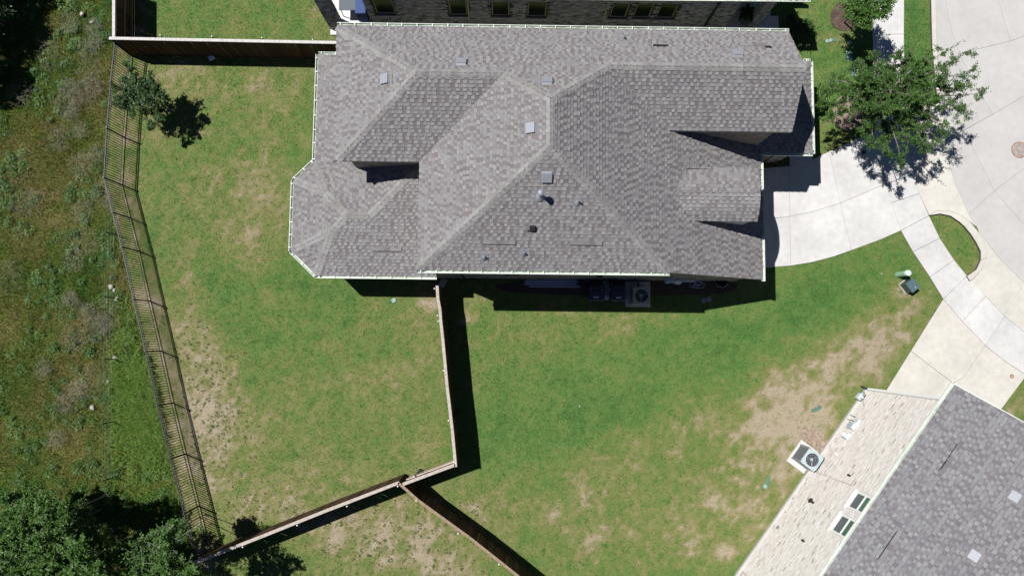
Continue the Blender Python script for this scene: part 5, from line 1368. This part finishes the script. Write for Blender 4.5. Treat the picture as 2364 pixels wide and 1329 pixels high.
# ------------------------------------------------------------------ trees
def tree(name, label, base, ctr, rad, nl, lf, limbs, sub, tw, leaf, matn, bark='bark', sprays=(), droop=.1, cat='tree', group=None, trunk_r=.08, fill=0):
    """base and ctr in metres; rad = crown radii; leaves sit in rows along the twigs"""
    base = Vector(base); ctr = Vector(ctr); r = tag(empty(name, base), label, cat, group)
    R = random.Random(sum(ord(ch) * (i + 1) for i, ch in enumerate(label)))
    wood = MB(); tws = []
    fork = base.lerp(ctr, .45); fork.z = base.z + (ctr.z - rad[2] - base.z) * .75 + .1
    fork.z = max(fork.z, base.z + .25)
    wood.tube(base, fork, trunk_r, trunk_r * .75, 9); wood.tube(fork, ctr, trunk_r * .75, trunk_r * .3, 7)
    ends = []
    for i in range(limbs):
        a = 2 * math.pi * (i + R.uniform(-.35, .35)) / limbs; el = R.uniform(-.35, .9)
        d = Vector((math.cos(a) * math.cos(el), math.sin(a) * math.cos(el), math.sin(el)))
        k = R.uniform(.68, 1.0)
        ends.append(ctr + Vector((d.x * rad[0], d.y * rad[1], d.z * rad[2])) * k)
    ends += [Vector(s) for s in sprays]
    for e in ends:
        st = fork.lerp(ctr, R.uniform(0, .9)); mid = st.lerp(e, .5) + Vector((0, 0, R.uniform(.05, .25)))
        pts = [st, st.lerp(mid, .5) + Vector((R.uniform(-.06, .06), R.uniform(-.06, .06), .05)), mid, mid.lerp(e, .5) + Vector((R.uniform(-.08, .08), R.uniform(-.08, .08), .03)), e]
        for q, (p0, p1) in enumerate(zip(pts[:-1], pts[1:])): wood.tube(p0, p1, trunk_r * (.42 - .09 * q), trunk_r * (.34 - .09 * q), 5, False)
        tws.append((pts[3], e + (e - pts[3]) * .25)); tws.append((mid, e)); tws.append((pts[3] + Vector((0, 0, .03)), e + (e - pts[3]) * .4))
        for j in range(sub):
            t = R.uniform(.22, 1.0) * 3.99; k = int(t); p = pts[k].lerp(pts[k + 1], t - k)
            main = (e - st).normalized()
            d = (main * R.uniform(.1, .9) + Vector((R.uniform(-1, 1), R.uniform(-1, 1), R.uniform(-.5, .7)))).normalized()
            L = R.uniform(.22, .50) * min(rad[0], rad[1]) * .62
            p1 = p + d * L - Vector((0, 0, droop * L)); wood.tube(p, p1, trunk_r * .11, trunk_r * .05, 4, False)
            for m in range(tw):
                s0 = p.lerp(p1, R.uniform(.15, 1.0))
                d2 = (d * .8 + Vector((R.uniform(-1, 1), R.uniform(-1, 1), R.uniform(-.6, .6)))).normalized()
                tws.append((s0, s0 + d2 * L * R.uniform(.4, .95) - Vector((0, 0, droop * .3))))
    for _ in range(fill):
        d = Vector((R.gauss(0, 1), R.gauss(0, 1), R.gauss(0, 1))).normalized() * (R.random() ** .45)
        s0 = ctr + Vector((d.x * rad[0], d.y * rad[1], d.z * rad[2])) * .85
        d2 = Vector((R.uniform(-1, 1), R.uniform(-1, 1), R.uniform(-.4, .6))).normalized(); tws.append((s0, s0 + d2 * .35))
    nt = len(tws); per = max(3, nl // nt)
    A0 = np.array([t[0] for t in tws]); A1 = np.array([t[1] for t in tws])
    t = np.tile(np.linspace(.05, 1.0, per), nt) + rng.uniform(-.03, .03, nt * per)
    p0 = np.repeat(A0, per, 0); p1 = np.repeat(A1, per, 0); dv = p1 - p0; dl = np.linalg.norm(dv, axis=1, keepdims=True) + 1e-6; dv = dv / dl
    c = p0 + (p1 - p0) * t[:, None]
    n = len(c)
    up = rng.normal(0, .55, (n, 3)) + np.array([0, 0, 1.0]); up /= np.linalg.norm(up, axis=1, keepdims=True)
    sd = np.cross(dv, up); sd /= np.linalg.norm(sd, axis=1, keepdims=True) + 1e-6
    sg = np.where(np.arange(n) % 2 == 0, 1.0, -1.0)[:, None]
    ax = sd * sg * .85 + dv * .55 + rng.normal(0, .2, (n, 3)); ax /= np.linalg.norm(ax, axis=1, keepdims=True)
    pw = np.cross(up, ax); pw /= np.linalg.norm(pw, axis=1, keepdims=True) + 1e-6
    ls = leaf * rng.uniform(.7, 1.3, (n, 1)); lw = ls * lf
    b0 = c + ax * .006
    v = np.stack([b0, b0 + ax * ls * .5 + pw * lw, b0 + ax * ls, b0 + ax * ls * .5 - pw * lw], 1) - np.array(base)
    rv = np.clip(np.repeat(rng.random(nt), per) * .55 + rng.random(n) * .5, 0, 1)
    np_mesh('crown', v.reshape(-1, 3), 4, matn, {'rnd': rv}, parent=r)
    tb = MB()
    for s0, s1 in tws[::2]: tb.tube(Vector(s0) - base, Vector(s1) - base, .005, .003, 3, False)
    tb.v = tb.v; wv = [tuple(Vector(q) - base) for q in wood.v]; wood.v = wv
    wood.build('trunk', bark, r); tag(tb.build('twigs', bark, r), kind='stuff')
    return r
def G(px, py, z=0.0): return P(px, py, z)
# street tree by the driveway: long feathery sprays
b0 = G(1962, 276); cz = 4.3; ct = G(2052, 208, cz)
spr = [G(x, y, z) for x, y, z in [(2235, 200, 4.2), (2222, 170, 4.6), (2205, 135, 4.3), (2190, 295, 3.6), (2200, 245, 4.0), (2140, 130, 4.7), (1918, 185, 3.6), (1922, 235, 3.4), (1935, 205, 3.9), (1940, 265, 3.2), (2040, 335, 3.3), (2120, 310, 3.5), (2075, 345, 3.4), (1985, 300, 3.2), (2075, 130, 4.8), (1975, 150, 4.0), (2170, 155, 4.9), (2225, 215, 3.9), (2095, 320, 3.2), (2155, 270, 4.0), (2240, 185, 4.4), (2215, 255, 3.9), (2160, 320, 3.4), (2010, 330, 3.2), (2105, 120, 4.8), (2015, 130, 4.4), (1915, 215, 3.5), (2185, 120, 4.5), (2140, 335, 3.2), (2055, 350, 3.2)]]
tree('street_tree', 'feathery green street tree overhanging the driveway and the sidewalk', b0, ct, (2.0, 1.3, 1.2), 52000, .24, 18, 12, 7, .085, 'leaf_elm', sprays=[ct + (Vector(q) - ct) * (1.0 + .22 * ((i * 7) % 5) / 4) for i, q in enumerate(spr)], droop=.15, trunk_r=.11, fill=140)
b0 = G(396, 256); ct = G(324, 218, 1.9)
tree('yard_tree', 'compact dark green young tree inside the iron fence at the top left', b0, ct, (1.15, .95, .85), 15000, .42, 13, 9, 7, .07, 'leaf_oak', droop=.05, trunk_r=.05, sprays=[G(262, 225, 2.1), G(378, 272, 1.7), G(345, 165, 2.4), G(365, 290, 1.5), G(300, 160, 2.4), G(385, 230, 1.9), G(275, 245, 2.0), G(350, 295, 1.6)], fill=200)
b0 = G(1948, 52); ct = G(1996, 12, 3.0)
tree('front_tree', 'bright green young tree in a mulch ring at the top edge', b0, ct, (1.35, 1.15, .9), 9000, .34, 15, 9, 6, .095, 'leaf_bright', droop=.05, trunk_r=.05, fill=200)
b0 = G(1884, 235); ct = G(1886, 228, .7)
tree('corner_shrub', 'small leafy green shrub against the gutter of the front porch', b0, ct, (.42, .75, .5), 2200, .4, 9, 6, 5, .08, 'leaf_bright', cat='shrub', trunk_r=.03, fill=60)
b0 = G(1711, 55, .1); tree('porch_plant', 'small dark round shrub in front of the neighbour porch', b0, b0 + Vector((0, .1, .75)), (.42, .42, .42), 2600, .42, 9, 6, 5, .07, 'leaf_oak', cat='shrub', trunk_r=.03, fill=80)
for i, (x, y) in enumerate([(1822, 62), (1850, 75), (1838, 95)]):
    b0 = G(x, y); tree('hedge_shrub', ['dark shrub beside the neighbour porch step', 'dark shrub at the outer corner of the shaded bed', 'lowest dark shrub in the shaded bed beside our roof'][i], b0, b0 + Vector((0, 0, .4)), (.5, .45, .35), 1800, .42, 8, 5, 4, .07, 'leaf_oak', cat='shrub', trunk_r=.025, fill=60, group='shrubs in the shaded bed')
for i, (x, y) in enumerate([(1775, 366), (1800, 372)]):
    b0 = G(x, y); tree('bed_plant', ['dark low plant in the bed beside the garage', 'dark low plant in the bed near the front walk'][i], b0, b0 + Vector((0, 0, .25)), (.3, .2, .2), 700, .4, 7, 4, 4, .07, 'leaf_oak', cat='plant', trunk_r=.02, fill=20, group='plants in the entry bed')
# scrub trees at the bottom left and the tall trees past the left edge
SCR = [((260, 1205), (45, 1265, 5.0), (2.0, 1.4, 1.2), 'leaf_scrub', 'tallest scrub tree over the bottom left corner'),
       ((170, 1220), (60, 1190, 2.6), (2.0, 1.5, 1.2), 'leaf_scrub', 'leafy scrub tree at the left edge above the bottom corner'),
       ((320, 1240), (150, 1325, 5.4), (1.9, 1.5, 1.2), 'leaf_scrub', 'broad tall scrub tree at the bottom edge left of the fence end'),
       ((250, 1170), (100, 1215, 4.6), (1.5, 1.2, 1.0), 'leaf_scrub', 'tall scrub crown casting shade toward the iron fence'),
       ((190, 1300), (90, 1310, 2.8), (2.1, 1.5, 1.2), 'leaf_scrub', 'leafy scrub tree filling the bottom left corner'),
       ((290, 1250), (210, 1285, 2.6), (1.5, 1.5, 1.0), 'leaf_scrub', 'scrub tree with bare twigs right of the corner one'),
       ((270, 1180), (170, 1190, 1.7), (1.1, .8, .7), 'leaf_scrub', 'low bushy scrub in front of the corner trees'),
       ((455, 1222), (350, 1275, 4.6), (.95, .95, 1.0), 'leaf_bright', 'tall bright sapling leaning over the end of the iron fence'),
       ((440, 1270), (395, 1340, 4.6), (1.6, .9, 1.2), 'leaf_scrub', 'tall tree crown cut by the bottom edge below the iron fence'),
       ((300, 1350), (270, 1390, 3.6), (1.8, 1.1, 1.3), 'leaf_scrub', 'scrub tree mostly below the bottom edge left of the fence'),
       ((420, 1230), (405, 1225, 3.3), (.55, .5, .55), 'leaf_bright', 'small pointed sapling crown beside the iron fence')]
for i, (b, c, rd, mt, lb) in enumerate(SCR):
    n = int(6800 * rd[0] * rd[1] / 1.4)
    tree('scrub_tree', lb, Vector((G(*c).x + random.uniform(-.3, .3), G(*c).y + random.uniform(-.3, .3), 0)), G(*c), rd, n, .36, 13, 8, 6, .082, mt, bark='bark_pale', droop=.05, trunk_r=.022, fill=160, group='scrub trees at the bottom left', sprays=[G(455, 1215, 4.2), G(440, 1305, 4.6)] if i == 7 else ())
def GZ(px, py, z): q = P(px, py, 0); return Vector((q.x, q.y, z))
for (b, c, rd, lb) in [((-165, 30), (-160, 10, 6.0), (2.3, 2.0, 1.8), 'tall dark tree beyond the left edge near the top'), ((-170, 150), (-165, 140, 5.0), (1.5, 1.4, 1.4), 'tall dark tree beyond the left edge, second from the top'), ((-100, -80), (-105, -90, 6.0), (1.9, 1.7, 1.6), 'tall dark tree past the top left corner'),
                       ((10, 60), (5, 55, 1.6), (1.5, 1.7, .7), 'dark shaded thicket at the top left edge'), ((-5, 185), (-10, 180, 1.2), (1.1, 1.2, .5), 'lower dark thicket at the left edge')]:
    tree('field_tree', lb, G(*b), GZ(*c), rd, int(4200 * rd[0] * rd[1] / 2), .4, 16, 9, 6, .15, 'leaf_oak', droop=.05, trunk_r=.12 if c[2] > 3 else .05, fill=500, group='dark trees past the left edge')
# mulch beds
def bed(name, label, px, py, rx, ry, mt, rz=0.0):
    c = P(px, py, 0); b = MB(); n = 36; pts = []
    for i in range(n):
        a = 2 * math.pi * i / n; k = 1 + .05 * math.sin(3 * a + px) + .03 * math.sin(7 * a)
        pts.append((c.x + rx * k * math.cos(a + rz), c.y + ry * k * math.sin(a + rz)))
    b.prism(pts, -.02, .035); o = b.build(name, mt); tag(o, label, 'mulch bed', kind='stuff')
    m = 1500; a = rng.uniform(0, 6.28, m); r = np.sqrt(rng.random(m)) * .97
    x = c.x + rx * r * np.cos(a); y = c.y + ry * r * np.sin(a)
    v = blades(x, y, np.full(m, .037), rng.uniform(.04, .09, m), rng.uniform(.008, .016, m), rng.uniform(1.2, 1.6, m))
    np_mesh('bark_chips', v, 3, 'mulch_chip' if mt == 'mulch' else 'mulch_pale', {'rnd': rng.random(m)}, parent=o, kind='stuff')
bed('mulch_ring', 'round dark mulch ring under the bright front tree', 1950, 40, .72, .72, 'mulch')
bed('mulch_bed', 'pale brown mulch bed under the street tree', 1956, 262, .72, .85, 'mulch_pale')
bed('soil_strip', 'dark soil strip along the shaded south wall', 1430, 662, 5.8, .45, 'mulch')
bed('entry_bed', 'dark planted bed between the garage and the front walk', 1792, 366, .62, .38, 'mulch')
c = P(1950, 268, .08); b = MB(); b.box((c.x - .25, c.y + .1, .06), (.28, .05, .03), rz=-.5); tag(b.build('marker_stake', 'pvc_white'), 'short white stake lying on the mulch under the street tree', 'stake')
c = P(1993, 352, .05); b = MB(); b.lathe((c.x, c.y, .05), [(.08, 0), (.10, .05), (.02, .10)], 14); tag(b.build('rubber_cap', 'black_plastic'), 'black round cap on the driveway in the tree shadow', 'cap')
